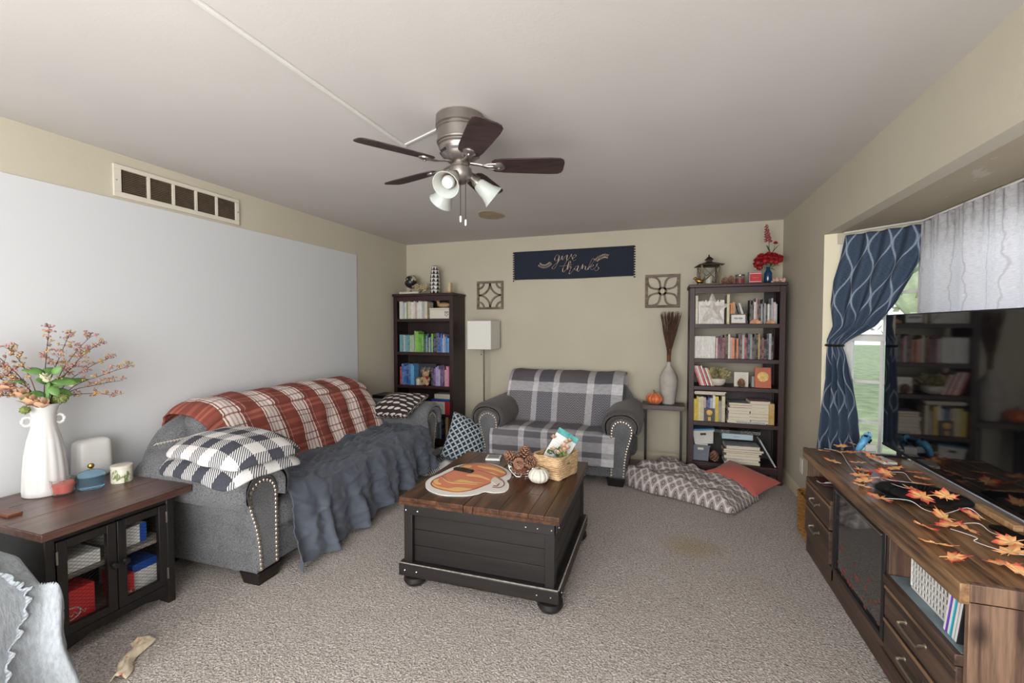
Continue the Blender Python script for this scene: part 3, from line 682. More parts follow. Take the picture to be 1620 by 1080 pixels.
for k in range(4):
    a = math.radians(45 + 90 * k); ca, sa = math.cos(a), math.sin(a); tip = e * 1.38
    for sg in (-1, 1):
        cur.append([((.03 + (tip - .03) * t_) * ca - sg * .055 * math.sin(PI * t_) * sa, (.03 + (tip - .03) * t_) * sa + sg * .055 * math.sin(PI * t_) * ca) for t_ in [i / 14 for i in range(15)]])
lattice('carved_wood_panel', 'larger fretwork square with four-petal flower, left of the right bookcase', (-.024, YB - .002, 1.785), .172, cur)
# outlet on right wall
ot = thing('wall_outlet', 'white double wall outlet low on the right wall by the baseboard', 'outlet', (XR, 4.18, .285))
MB().bb(-.006, 0, -.038, .038, -.062, .062).build('cover_plate', m_white, ot, bevel=.003)
for z in (-.024, .024): MB().bb(-.009, -.005, -.016, .016, z - .014, z + .014).build('socket', m_cream, ot, bevel=.003)
# ---------------------------------------------------------------- sofa and loveseat
def resample(P, n):
    L = [0]
    for a, b in zip(P, P[1:]): L.append(L[-1] + (b - a).length)
    out = []; k = 0
    for i in range(n):
        d = L[-1] * i / (n - 1)
        while k < len(P) - 2 and L[k + 1] < d: k += 1
        s = (d - L[k]) / max(1e-9, L[k + 1] - L[k]); out.append(P[k].lerp(P[k + 1], min(1, s)))
    return out
BODY = [(0, .07), (0, .3), (0, .5), (.01, .56), (.045, .605), (.10, .625), (.165, .61), (.21, .56), (.212, .50), (.19, .42), (.162, .33), (.14, .2), (.132, .07)]
PADO = [(-.035, .46), (-.07, .52), (-.065, .59), (-.02, .655), (.06, .69), (.16, .688), (.235, .65), (.275, .58), (.272, .51), (.24, .462)]
PADI = [(.205, .50), (.20, .56), (.155, .598), (.10, .608), (.05, .59), (.015, .55), (.008, .48)]
def sweep(mb, poly, stations):
    """poly list of (a,z); stations (y, scale, centre)"""
    n = len(poly); vs = []; fs = []
    for y, s, c in stations: vs += [(c[0] + (a - c[0]) * s, y, c[1] + (z - c[1]) * s) for a, z in poly]
    for j in range(len(stations) - 1):
        for i in range(n): k = (i + 1) % n; fs.append((j * n + i, j * n + k, (j + 1) * n + k, (j + 1) * n + i))
    fs += [tuple(range(n)), tuple(range((len(stations) - 1) * n, len(stations) * n))[::-1]]
    return mb.add(vs, fs)
def make_couch(name, label, cat, loc, rz, hw, ncush, padm):
    t = thing(name, label, cat, loc, rz); inn = hw - .132
    MB().rbox((2 * inn + .04, .84, .20), .02, (0, .01, 0), 6, c=(0, 0, .17)).build('base_frame', m_sofa, t, weld=True)
    cw = 2 * inn / ncush
    for i in range(ncush):
        x = -inn + cw * (i + .5)
        MB().rbox((cw - .006, .66, .17), .05, (0, .015, .02), 10, c=(x, -.105, .332)).build('seat_cushion', m_sofa, t, weld=True)
        def wp(w): return (w.x * (1 - .1 * max(0, w.z) / .25), w.y + .38 * w.z + .012 * N3(w.x * 4 + i, w.z * 4, 2), w.z + .008 * N3(w.x * 5 + i * 3, 1, 0))
        MB().rbox((cw - .006, .20, .46), .08, (0, .02, .0), 10, wp, c=(x, .19, .655)).build('back_cushion', padm, t, weld=True)
    def bw(w):
        k = max(0, w.z + .1) / .42; s = 1 - .13 * k * k * k
        return (w.x * s + .006 * N3(w.x * 3, w.z * 4, 5), w.y + .12 * w.z, w.z - .03 * (abs(w.x) / hw) ** 4 * k + .006 * N3(w.x * 3, 4, 1))
    MB().rbox((2 * hw + .14, .20, .80), .09, (.0, .015, .0), 14, bw, c=(0, .325, .49)).build('backrest', m_sofa, t, weld=True)
    body = smooth_path([(a, 0, z) for a, z in BODY], 4); body = [(p.x, p.z) for p in body]
    po = [(p.x, p.z) for p in smooth_path([(a, 0, z) for a, z in PADO], 5)]; pi_ = [(p.x, p.z) for p in smooth_path([(a, 0, z) for a, z in PADI], 4)]
    pad = po + pi_; cen = (.1, .60)
    for sg in (-1, 1):
        def mir(mb): mb.v = [Vector((sg * (inn + v.x), v.y + 0, v.z)) for v in mb.v]; return mb
        m1 = MB(); sweep(m1, body, [(-.425, .985, cen), (-.415, 1, cen), (.36, 1, cen)])
        for i, v in enumerate(m1.v):
            if v.x > .12: v.x += .008 * N3(v.y * 5, v.z * 7, sg)
        arm = mir(m1).build('arm', m_sofa, t, smooth=50, weld=True)
        m2 = MB(); sweep(m2, [(c[0], c[1]) for c in body], [(-.447, .90, (.1, .40)), (-.443, .93, (.1, .38)), (-.42, .94, (.1, .38))])
        mir(m2).build('arm_front_panel', m_sofa, t, smooth=50, weld=True)
        m3 = MB(); st = []
        for y, e in ((-.478, .0), (-.474, .35), (-.462, .68), (-.44, .9), (-.41, 1), (-.1, 1), (.16, .98), (.3, .9)): st.append((y, e))
        npd = len(pad); vs = []; fs = []
        # shrink thickness toward the centre line at the ends
        cl = []
        for i, (a, z) in enumerate(pad):
            best = min((pi_ if i < len(po) else po), key=lambda q: (q[0] - a) ** 2 + (q[1] - z) ** 2); cl.append(((a + best[0]) / 2, (z + best[1]) / 2))
        for y, e in st:
            for (a, z), (ca, cz) in zip(pad, cl): vs.append((ca + (a - ca) * (e * .92 + .08), y + .01 * N3(a * 9, z * 9, y), cz + (z - cz) * (e * .92 + .08) + .008 * N3(a * 6, y * 8, 3)))
        for j in range(len(st) - 1):
            for i in range(npd): k = (i + 1) % npd; fs.append((j * npd + i, j * npd + k, (j + 1) * npd + k, (j + 1) * npd + i))
        m3.add(vs, fs); mir(m3).build('arm_pad', padm, t, smooth=60, weld=True)
        nl = MB(); path = [Vector(((a - .1) * .80 + .1, 0, (z - .38) * .86 + .37)) for a, z in body]
        P = resample(path, 44)
        for p in P:
            if p.z > .10: nl.ball((p.x, -.449, p.z), .0118, 8, sc=(1, .6, 1))
        o = mir(nl).build('nailhead_trim', m_nail, arm); o['kind'] = 'stuff'
        for y in (-.37, .33):
            f = MB(); f.box((sg * (hw - .075), y, .037), (.13, .11, .074), taper=1.25); f.build('foot', m_blackwood, t, bevel=.004)
    return t
LS = make_couch('loveseat', 'two-seat charcoal loveseat with rolled nailhead arms against the back wall', 'loveseat', (-.975, 4.43, 0), 0, .655, 2, m_sofa_d)
SO = make_couch('sofa', 'long charcoal three-seat sofa with rolled nailhead arms along the left wall', 'sofa', (-2.53, 2.812, 0), PI / 2 + .028, 1.01, 3, m_sofa)
scr = MB()
for k in range(9):
    x = -.80 + k * .014; scr.tube(smooth_path([(x, -.4325, .27 + .02 * N3(k, 1, 1)), (x + .006, -.4325, .30), (x + .013, -.4325, .255), (x + .004, -.4325, .24)], 3), .0012, 4)
part(scr.build('pen_scribble', m_black, SO), 'dark pen scribble on the sofa front')
def drape(name, label, mat, root, path, x0, x1, n=(60, 70), amp=.008, edge=None, thick=.008, usc=1, seed=0, cat='throw', foldf=None, group=None):
    loc = root.location; P = [Vector((0, y, z)) for y, z in path]; P = resample(smooth_path(P, 8), n[1] + 1)
    L = sum((b - a).length for a, b in zip(P, P[1:])); W = x1 - x0
    t = thing(name, label, cat, tuple(loc), root.rotation_euler.z)
    def fn(u, v):
        i = min(n[1], int(round(v * n[1]))); p = P[i]; tg = (P[min(i + 1, n[1])] - P[max(i - 1, 0)]).normalized(); nr = Vector((0, -tg.z, tg.y))
        if nr.z < 0 and abs(nr.z) > abs(nr.y): nr = -nr
        x = x0 + W * u
        if edge: x += edge(u, v)
        d = amp * (N3(x * 5 + seed, v * 6, 0) + .6 * N3(x * 13, v * 11 + seed, 2) + .5)
        q = Vector((x, p.y, p.z)) + nr * d
        if foldf: q = foldf(q, u, v, nr)
        return q
    mb = MB(); mb.grid(fn, n[0], n[1], us=W * usc, vs_=usc * (L if usc != 1 or True else 1)); o = mb.build('cloth', mat, t, solid=thick, smooth=80)
    return t, o
# loveseat throw
pth = [(.47, .76), (.468, .86), (.44, .915), (.37, .935), (.27, .932), (.18, .905), (.10, .84), (.045, .75), (.0, .64), (-.035, .53), (-.07, .452), (-.15, .452), (-.3, .455), (-.42, .448), (-.468, .405), (-.475, .34), (-.477, .26), (-.478, .18)]
tt, o = drape('plaid_throw', 'grey, navy and white herringbone plaid throw covering the loveseat', m_herr, LS, pth, -.60, .565, (90, 110), .011, lambda u, v: (.05 if u > .5 else 0.0) * (u - .5) * 2 * (1 - v) + (-.04 * (1 - 2 * u) if u < .5 else 0) * (1 - min(1, v * 3)) - .03 * max(0, v - .4) * (1 if u > .5 else -1) * (1 - abs(1 - 2 * u)) , .008)
uvl = o.data.uv_layers[0].data   # v of this throw runs 0..1 over its length for the woven bands
L = max(d.uv[1] for d in uvl)
for d in uvl: d.uv[1] = d.uv[1] / L; d.uv[0] = d.uv[0] / 1.165
# sofa throw: only over the back
pth = [(.50, .62), (.49, .85), (.45, .915), (.37, .937), (.27, .935), (.18, .908), (.10, .845), (.045, .755), (.0, .64), (-.035, .54), (-.06, .46), (-.10, .452)]
def ed(u, v):
    s = 0
    if u < .3: s += .0
    return .03 * math.sin(v * 9) * (1 if u > .8 else 0) * (u - .8) * 5 + .05 * max(0, v - .4) * (1 - u)
def fo(q, u, v, nr):
    q = q + nr * (.008 * math.sin(q.x * 26 + v * 5) * v); q.z -= .07 * max(0, 1 - u * 9) ** 2 + .05 * max(0, 1 - (1 - u) * 10) ** 2; return q
tt, o = drape('plaid_throw', 'rust-red and white plaid throw over the back of the long sofa', m_redplaid, SO, pth, -.86, .78, (110, 70), .014, ed, .008, seed=4, foldf=fo)
# slate sheet over the seat, falling to the floor
pth = [(-.0, .475), (-.06, .455), (-.15, .452), (-.3, .455), (-.42, .448), (-.478, .41), (-.498, .34), (-.512, .23), (-.525, .12), (-.54, .015)]
def se(u, v):
    x = 0
    if u > .85: x -= .10 * max(0, v - .55) * (u - .85) / .15
    if u < .25: x -= .10 * max(0, v - .45) * (1 - u / .25) ; x += .22 * max(0, .25 - v) * (1 - u / .25)
    return x
def ridge(a, b, c): return max(0, 1 - 3.2 * abs(N3(a, b, c))) ** 2
def sf(q, u, v, nr):
    k = max(0, v - .45) / .55; x = q.x
    # the hem runs up towards the far arm
    up = max(0, u - .32) * .17 + .03 * math.sin(u * 23) ** 2 + .02 * N3(u * 9, 1, 1)
    q.z = q.z + (max(.012, up) if k > .2 else up) * max(0, (k - .2) / .8) ** 1.2
    fold = math.sin(x * 19 + 2.2 * N3(x * 2.3, v * 2.5, 4)) * .6 + math.sin(x * 41 + 3 * N3(x * 3, v * 2, 9)) * .4
    q.y -= k * (.012 * N3(x * 16 - v * 9, v * 10, 6) + .02 + .055 * fold + .05 * max(0, .25 - u)) if k > 0 else 0
    q.x += k * .02 * math.sin(x * 19 + 1.2)
    s = 1 - min(1, k * 3)
    q.z += s * (.012 * N3(x * 7 + v * 6, v * 9, 3) + .022 * abs(N3(x * 3 - v * 8, v * 3, 7)) * 2 + .012 * abs(N3(x * 9 + v * 14, v * 12, 5)) * 2)
    cs = ridge(x * 4 + v * 5, v * 6 - x * 2, 8) + .7 * ridge(x * 8 - v * 9, v * 8 + x * 3, 2); q.z += s * .014 * cs; q.y -= (1 - s) * .012 * cs
    cr = max(0, 1 - v / .14); q.z += cr * (.018 + .03 * abs(N3(x * 6, v * 20, 1)) * 2); q.y += cr * .01
    if u > .93: q.z += s * .05 * (u - .93) / .07
    return q
tt, o = drape('dark_sheet', 'slate grey sheet bunched over the sofa seat and hanging to the carpet', m_sheet, SO, pth, -.80, .885, (240, 110), .006, se, .004, seed=9, cat='sheet', foldf=sf)

# folded buffalo-check blanket on the near arm
bl = thing('folded_blanket', 'navy and white buffalo check blanket folded on the near sofa arm', 'blanket', (-2.20, 1.775, .705), math.radians(-5))
def soft_slab(mb, dx, dy, h, zc, seed, off=(0, 0)):
    """folded-blanket layer: superellipse outline, rounded edge, bent over the arm"""
    nu, nv = 96, 26; vs = []; uv = []; fs = []
    for j in range(nv + 1):
        w = -1 + 2 * j / nv; rho = 1 - abs(w) ** 2.4 if True else 0; rho = (1 - abs(w) ** 3.2) if abs(w) > .5 else 1 - abs(w) ** 3.2
        k = math.sqrt(max(0, 1 - rho)) ; sg = 1 if w > 0 else -1
        for i in range(nu + 1):
            a = 2 * PI * i / nu; c, s_ = math.cos(a), math.sin(a); q = (abs(c) ** 4.5 + abs(s_) ** 4.5) ** (-1 / 4.5)
            rr = rho ** .45 if rho > 0 else 0
            x = c * q * dx * rr * (1 + .04 * N3(c * 2, s_ * 2, seed)) + off[0]; y = s_ * q * dy * rr * (1 + .05 * N3(c * 2 + 5, s_ * 2, seed)) + off[1]
            th = h * math.sqrt(max(0, 1 - rr ** 7)) * sg
            z = zc + th * (1 + .3 * N3(x * 4, y * 4, seed)) + .016 * N3(x * 3.5, y * 4, 7) - 1.05 * max(0, abs(y - .02) - .09) ** 1.5 - .75 * max(0, x - .12) ** 1.5 - .25 * max(0, -x - .1) ** 1.5
            vs.append((x, y, z)); uv.append((x + .3 + seed * .03, y + .3 + (zc * .8)))
    for j in range(nv):
        for i in range(nu): b_ = j * (nu + 1) + i; fs.append((b_, b_ + 1, b_ + nu + 2, b_ + nu + 1))
    return mb.add(vs, fs, 0, uv)
soft_slab(MB(), .315, .235, .036, .036, 1).build('lower_fold', m_buffalo, bl, smooth=80)
soft_slab(MB(), .305, .225, .036, .102, 3, (.012, .018)).build('upper_fold', m_buffalo, bl, smooth=80)
fr = MB()
for k in range(26):
    y = -.20 + k * .016; fr.tube([(-.285, y, .10), (-.305, y + .003, .095), (-.32, y, .085)], .002, 5)
fr.build('fringe', m_cream, bl)
# leaf-print pillow on the far arm
def pillow(name, label, mat, loc, rot, d=(.44, .44, .13), puff=.05, cat='pillow', n=14, corner=.12):
    t = thing(name, label, cat, loc); t.rotation_euler = rot
    def w(p):
        u = abs(p.x) / (d[0] / 2); v = abs(p.y) / (d[1] / 2); k = 1 - corner * (1 - v * v) * u * u * .5; k2 = 1 - corner * (1 - u * u) * v * v * .5
        e = min(1, (max(u, v)) ** 3)
        return (p.x * k, p.y * k2, p.z * (1 - .75 * e) + .006 * N3(p.x * 9, p.y * 9, 1))
    mb = MB(); mb.rbox(d, .02, (0, 0, puff), n, w); mb.build('cover', mat, t, weld=False)
    pts = []
    for i in range(64):
        a = 2 * PI * i / 64; c, s = math.cos(a), math.sin(a); m = max(abs(c), abs(s)); q = w(Vector((c / m * d[0] / 2, s / m * d[1] / 2, 0))); pts.append(q)
    MB().tube(pts, .005, 5, closed=True).build('piping', mat, t)
    return t
pillow('throw_pillow', 'dark brown pillow printed with white leaves, on the far sofa arm', m_leafp, (-2.40, 3.66, .668), (math.radians(24), math.radians(-3), math.radians(-8)), (.50, .38, .11))
pillow('floor_pillow', 'navy and white trellis print pillow leaning against the loveseat', m_trel, (-1.89, 4.17, .245), (math.radians(66), math.radians(22), math.radians(32)), (.48, .48, .13))
# rumpled grey check blanket on floor between sofa and loveseat
t = thing('rumpled_blanket', 'rumpled black and white check blanket on the carpet between sofa and loveseat', 'blanket', (-2.02, 4.15, 0), .3)
mb = MB()
mb.grid(lambda u, v: (-.32 + .62 * u + .03 * N3(v * 4, u * 2, 1), -.42 + .84 * v + .03 * N3(u * 4, v * 3, 5), max(.012, .07 + .09 * N3(u * 4, v * 5, 2) + .05 * N3(u * 9, v * 11, 6)) * min(1, 9 * min(u, 1 - u, v, 1 - v) + .25)), 50, 60, us=.62, vs_=.84)
mb.build('cloth', m_buffalo2, t, solid=.01, smooth=80)
# black box in the corner
t = thing('black_box', 'black box standing behind the sofa near the left bookcase', 'box', (-2.955, 4.30, 0), 0)
MB().bb(-.11, .11, -.12, .12, 0, .66).build('case', m_black, t, bevel=.006); MB().bb(-.095, .095, -.125, -.12, .03, .64).build('front_grille', solid('speaker_cloth', (26, 24, 26), .9, bump=.4, bsc=300), t, bevel=.003)

# ---------------------------------------------------------------- coffee table
CT = thing('coffee_table', 'black trunk coffee table with brown plank lid and bun feet', 'coffee table', (-.912, 2.515, 0), math.radians(.8))
hx, hy = .415, .405
CTY0 = -.435; 
bx = MB(); bx.bb(-hx + .02, hx - .02, -.41 + .0, .43, .12, .455)
bx.build('chest', m_blackwood, CT, bevel=.003)
pn = MB()
for sx in (-1, 1):
    for y in (-.418, .438): MB().bb(sx * (hx + .0) - (.05 if sx > 0 else 0), sx * hx + (.05 if sx < 0 else 0), y - .022, y + .022, .12, .455).build('corner_post', m_blackwood_z, CT, bevel=.003)
for y in (-.428, .448):
    MB().bb(-hx, hx, y - .014, y + .014, .405, .46).build('apron', m_blackwood, CT, bevel=.003)
    MB().bb(-hx - .025, hx + .025, y - .03, y + .02, .075, .145).build('base_trim', m_blackwood, CT, bevel=.006)
for x in (-hx, hx):
    MB().bb(x - .01, x + .01, -.42, .44, .405, .46).build('apron', m_blackwood, CT, bevel=.003)
    MB().bb(x - .02, x + .025 if x > 0 else x + .02, -.455, .475, .075, .146).build('base_trim', m_blackwood, CT, bevel=.006)
for k, z0, z1 in ((0, .146, .232), (1, .234, .32), (2, .322, .404)):
    MB().bb(-hx + .05, hx - .05, -.4175, -.409, z0, z1).build('front_board', m_blackwood, CT, bevel=.0015)
    MB().bb(hx - .021, hx - .012, -.40, .42, z0, z1).build('side_board', m_blackwood, CT, bevel=.0015)
w = MB(); w.bb(-hx - .02, hx + .02, -.4585, -.452, .1445, .1475).bb(hx + .019, hx + .026, -.45, .47, .1445, .1475); part(w.build('worn_edge', solid('worn_paint', (150, 144, 138), .8, var=.4, sc=60), CT, smooth=0), 'pale worn edge of the base trim')
for sx in (-1, 1):
    for y in (-.38, .40):
        MB().lathe([(.03, .0), (.052, .008), (.066, .03), (.062, .052), (.04, .062), (.036, .068), (.046, .074), (.046, .078)], 28, c=(sx * (hx - .035), y, 0)).build('bun_foot', m_blackwood, CT)
def lid(nm, x0, x1, boards):
    l = MB().bb(x0, x1, -.455, .475, .462, .478).build(nm, m_top, CT, smooth=0)
    for b in boards: MB().bb(*b).build('board', m_top if b[1] - b[0] < .3 else m_top_x, l, bevel=.002)
    return l
L0, L1 = -.435, -.062; R0, R1 = -.005, .44
lid('lid_left', L0, L1, [(L0, L0 + .112, -.455, .475, .478, .502), (L0 + .113, L0 + .222, -.455, .475, .478, .502), (L0 + .223, L1, -.455, .475, .478, .502)])
MB().bb(L1 + .003, R0 - .003, -.455, .475, .462, .5).build('centre_rail', m_top, CT, bevel=.002)
lid('lid_right', R0, R1, [(R0, R0 + .14, -.455, .475, .478, .502), (R0 + .141, R0 + .29, -.455, -.20, .478, .502), (R0 + .141, R0 + .215, -.199, .475, .478, .502), (R0 + .216, R0 + .29, -.199, .475, .478, .502), (R0 + .291, R1 - .075, -.455, .475, .478, .502), (R1 - .074, R1, -.455, .475, .478, .502)])
nl = MB()
for x in (-.40, -.33, .27, .33, .40):
    for z in (.43,): nl.ball((x, -.443, z), .005, 8)
for x in (-.40, -.33, .33, .40): nl.ball((x, -.459, .11), .005, 8)
for y in (-.40, .42):
    for z in (.43, .11): nl.ball((hx + (.012 if z > .2 else .026), y, z), .005, 8)
o = nl.build('silver_nails', m_silver, CT); o['kind'] = 'stuff'

# ---------------------------------------------------------------- bookcases
def bookcase(label, x0, x1, y0, y1, top, shelves, backs):
    t = thing('bookcase', label, 'bookcase', ((x0 + x1) / 2, (y0 + y1) / 2, 0)); hw = (x1 - x0) / 2; hd = (y1 - y0) / 2
    for s in (-1, 1):
        f = MB(); f.bb(s * hw - (.045 if s > 0 else 0), s * hw + (.045 if s < 0 else 0), -hd, -hd + .02, 0, top - .03); f.build('front_post', m_esp, t, bevel=.002)
        MB().bb(s * hw - (.02 if s > 0 else 0), s * hw + (.02 if s < 0 else 0), -hd + .02, hd - .03, .06, top - .03).build('side_panel', m_esp_d, t, smooth=0)
        MB().bb(s * hw - (.03 if s > 0 else 0), s * hw + (.03 if s < 0 else 0), hd - .03, hd, 0, top - .03).build('rear_post', m_esp, t, bevel=.002)
    MB().bb(-hw - .012, hw + .012, -hd - .012, hd, top - .03, top).build('top_board', m_esp_h, t, bevel=.005)
    MB().bb(-hw + .045, hw - .045, -hd + .001, -hd + .019, top - .085, top - .03).build('top_rail', m_esp_h, t, bevel=.002)
    for z, th in shelves: MB().bb(-hw + .02, hw - .02, -hd + .004, hd - .012, z - th, z).build('shelf', m_esp_h, t, bevel=.002)
    MB().bb(-hw + .045, hw - .045, -hd + .001, -hd + .019, shelves[-1][0] - .065, shelves[-1][0] - .018).build('bottom_rail', m_esp_h, t, bevel=.002)
    for a, b, z0, z1 in backs: MB().bb(a, b, hd - .012, hd - .006, z0, z1).build('back_panel', m_esp_d, t, smooth=0)
    return t
bookcase('dark brown bookcase in the left corner topped by globe and geometric vase', -3.045, -2.265, 4.58, 4.90, 1.80, [(1.507, .034), (1.118, .034), (.728, .034), (.40, .02), (.115, .03)], [(-.37, .37, .1, 1.77)])
bookcase('dark brown bookcase in the right corner topped by lantern and red flowers', .222, 1.008, 4.50, 4.83, 1.806, [(1.44, .036), (1.12, .036), (.862, .036), (.53, .036), (.15, .03)], [(-.37, .37, .1, .84), (.28, .37, .84, 1.77)])
# ---------------------------------------------------------------- books
PAL = dict(white=(214, 212, 206), cream=(206, 196, 174), ivory=(200, 190, 160), teal=(86, 138, 144), aqua=(112, 164, 170), green=(88, 158, 58), lime=(130, 190, 66), sage=(150, 170, 140), navy=(38, 48, 78), blue=(44, 96, 160),
    sky=(96, 158, 206), cobalt=(34, 74, 142), purple=(92, 72, 128), lilac=(156, 142, 190), pink=(192, 110, 146), plum=(74, 44, 72), maroon=(88, 28, 40), wine=(112, 30, 44), black=(28, 27, 29), charcoal=(52, 52, 56), grey=(128, 128, 128),
    silver=(168, 170, 174), red=(168, 44, 48), scarlet=(190, 60, 58), orange=(206, 108, 52), tan=(186, 146, 104), yellow=(206, 178, 62), mustard=(170, 134, 60), brown=(84, 56, 42), mint=(152, 186, 156), rose=(190, 160, 160))
def unit_book():
    mb = MB(); t = .09
    # spine faces -y; x thickness, z height
    mb.bb(-.5, -.5 + t, -.5, .5, 0, 1, 0).bb(.5 - t, .5, -.5, .5, 0, 1, 0).bb(-.5 + t, .5 - t, -.5, -.5 + .03, 0, 1, 0).bb(-.5 + t, .5 - t, -.47, .48, .015, .985, 1)
    return mb
_ub = unit_book(); _me = None
def book(name, label, col, loc, size, rot=(0, 0, 0), group=None, cat='book'):
    global _me
    if _me is None:
        o = _ub.build(name, [m_book, m_page], smooth=0); _me = o.data; _me.name = 'book'
    else: o = bpy.data.objects.new(name, _me); C.objects.link(o)
    o.location = loc; o.rotation_euler = rot; o.scale = size; j = random.uniform(.9, 1.1)
    c = lin(PAL[col]); o.color = tuple(min(1, v * j) for v in c[:3]) + (1,)
    return tag(o, label, cat, group)
def row(specs, x0, x1, z, yf, where, hs, kind='book', group=None, lean=0, nm='book', noun='book', dd=.15):
    """specs = colour names; books fill x0..x1 standing on z with spines at yf"""
    n = len(specs); w = [random.uniform(.75, 1.25) for _ in specs]; k = (x1 - x0) / sum(w); x = x0
    for i, (c, wi) in enumerate(zip(specs, w)):
        ww = wi * k; h = random.uniform(*hs); d = random.uniform(dd * .85, dd)
        lab = '%s %s, %s %s' % (c, noun, ORD[i], where)
        book(nm, lab, c, (x + ww / 2 + (math.sin(lean) * 0), yf + d / 2 + random.uniform(0, .006), z + .001 + (abs(math.sin(lean)) * ww * .5 if lean else 0)), (ww * .96, d, h), (0, lean, 0), group or noun + 's ' + where)
        x += ww
def stack(specs, x, z, yf, where, wd=(.20, .25), th=(.02, .035), group=None, noun='book lying flat'):
    zz = z + .001
    for i, c in enumerate(specs):
        T = random.uniform(*th); W = random.uniform(*wd); D = random.uniform(.15, .19)
        pos = 'bottom' if i == 0 else ('top' if i == len(specs) - 1 else ['', 'second', 'third', 'fourth', 'fifth', 'sixth', 'seventh', 'eighth'][i] + ' from bottom')
        # spine to the back so the pages show: rotate flat
        o = book('book', '%s %s, %s %s' % (c, noun, pos, where), c, (x + random.uniform(-.008, .008) + 0, yf + D / 2, zz + T / 2), (T * .98, D, W), (0, PI / 2, 0), group or 'books ' + where)
        o.location.x += W / 2; o.rotation_euler = (0, PI / 2, PI + random.uniform(-.05, .05))
        zz += T
    return zz
yl, yr = 4.612, 4.535
# left bookcase
row(['white', 'white', 'silver', 'white', 'sage', 'cream', 'cream', 'white', 'white', 'rose', 'white', 'white', 'white', 'silver', 'cream', 'cream'], -2.985, -2.61, 1.507, yl, 'on the top shelf of the left bookcase', (.19, .215), noun='slim pale book')
row(['aqua', 'teal', 'silver', 'aqua', 'teal', 'sage', 'sage'], -2.985, -2.79, 1.118, yl, 'at the left end of the second shelf, left bookcase', (.19, .205))
row(['sage', 'lime', 'green', 'green'], -2.785, -2.66, 1.118, yl, 'among the taller green ones, second shelf, left bookcase', (.2, .26))
row(['navy', 'teal', 'navy', 'sage', 'cobalt', 'lime', 'navy', 'navy', 'navy', 'cobalt', 'cobalt', 'blue', 'sky', 'rose', 'sky', 'blue', 'sky'], -2.655, -2.335, 1.118, yl, 'of the blue run, second shelf, left bookcase', (.16, .225))
row(['red', 'blue', 'blue', 'cobalt', 'blue', 'sky', 'sky'], -2.985, -2.79, .728, yl, 'at left on the third shelf, left bookcase', (.21, .25))
row(['navy', 'plum', 'purple', 'lilac', 'lilac', 'silver', 'purple', 'purple', 'plum', 'rose', 'pink', 'pink'], -2.56, -2.335, .728, yl, 'of the purple and pink run, third shelf, left bookcase', (.18, .235))
row(['cream', 'white', 'silver', 'grey', 'rose', 'grey', 'blue', 'silver', 'navy'], -2.60, -2.42, .115, yl, 'of the tall run on the bottom shelf, left bookcase', (.25, .275), noun='thin album')
book('book', 'tall tan book at the right end of the bottom shelf, left bookcase', 'tan', (-2.365, yl + .08, .116), (.03, .16, .275))
# album with teddy bear
t = thing('photo_album', 'square dark album standing upright behind the teddy bear', 'album', (-2.67, yl + .09, .731)); t.rotation_euler = (math.radians(-6), 0, 0)
MB().bb(-.115, .115, -.012, .012, 0, .245).build('cover', solid('dark_album', (44, 44, 52), .5), t, bevel=.002)
w_ = MB()
for k in range(9): x = -.08 + k * .02; w_.tube(smooth_path([(x, -.0135, .13), (x + .012, -.0135, .17 + .02 * (k % 3)), (x - .006, -.0135, .15), (x + .01, -.0135, .20)], 3), .0013, 4)
w_.build('cover_lettering', m_cream, t)
tb = thing('teddy_bear', 'small tan teddy bear with red heart on the third shelf, left bookcase', 'teddy bear', (-2.645, yl + .025, .729))
m_bear = fabric('tan_plush', (164, 130, 96), (198, 164, 128), 200, .6)
MB().ball((0, 0, .055), .045, 14, sc=(1, .8, 1.15)).build('body', m_bear, tb)
hd = MB().ball((0, -.005, .13), .04, 14, sc=(1.1, .9, .95)); hd.ball((0, -.042, .12), .017, 10, sc=(1, .8, .8)); hd = hd.build('head', m_bear, tb)
fe = MB(); fe.ball((-.014, -.04, .137), .0035, 6).ball((.014, -.04, .137), .0035, 6).ball((0, -.056, .124), .005, 6); fe.build('eyes_and_nose', m_black, hd)
for s in (-1, 1):
    MB().ball((s * .035, 0, .165), .015, 8, sc=(1, .6, 1)).build('ear', m_bear, tb)
    MB().tube([(s * .035, -.005, .09), (s * .052, -.025, .07), (s * .045, -.04, .06)], lambda q: .017 - .002 * q, 8).build('arm', m_bear, tb)
    MB().tube([(s * .025, -.01, .022), (s * .042, -.045, .02), (s * .045, -.055, .026)], lambda q: .019, 8).build('leg', m_bear, tb)
ht = MB(); ht.ball((.03, -.048, .10), .013, 8).ball((.048, -.048, .10), .013, 8).ball((.039, -.048, .09), .013, 8, sc=(1, 1, 1.2)); ht.build('heart', m_redp, tb)
cj = thing('candle_jar', 'small white candle jar beside the teddy bear', 'candle', (-2.745, yl + .03, .729))
MB().lathe([(.03, 0), (.033, .005), (.033, .07), (.028, .075)], 20).build('jar', m_cream, cj); MB().lathe([(.03, .075), (.03, .09), (.004, .096)], 20).build('lid', solid('olive_lid', (120, 118, 92), .4), cj)
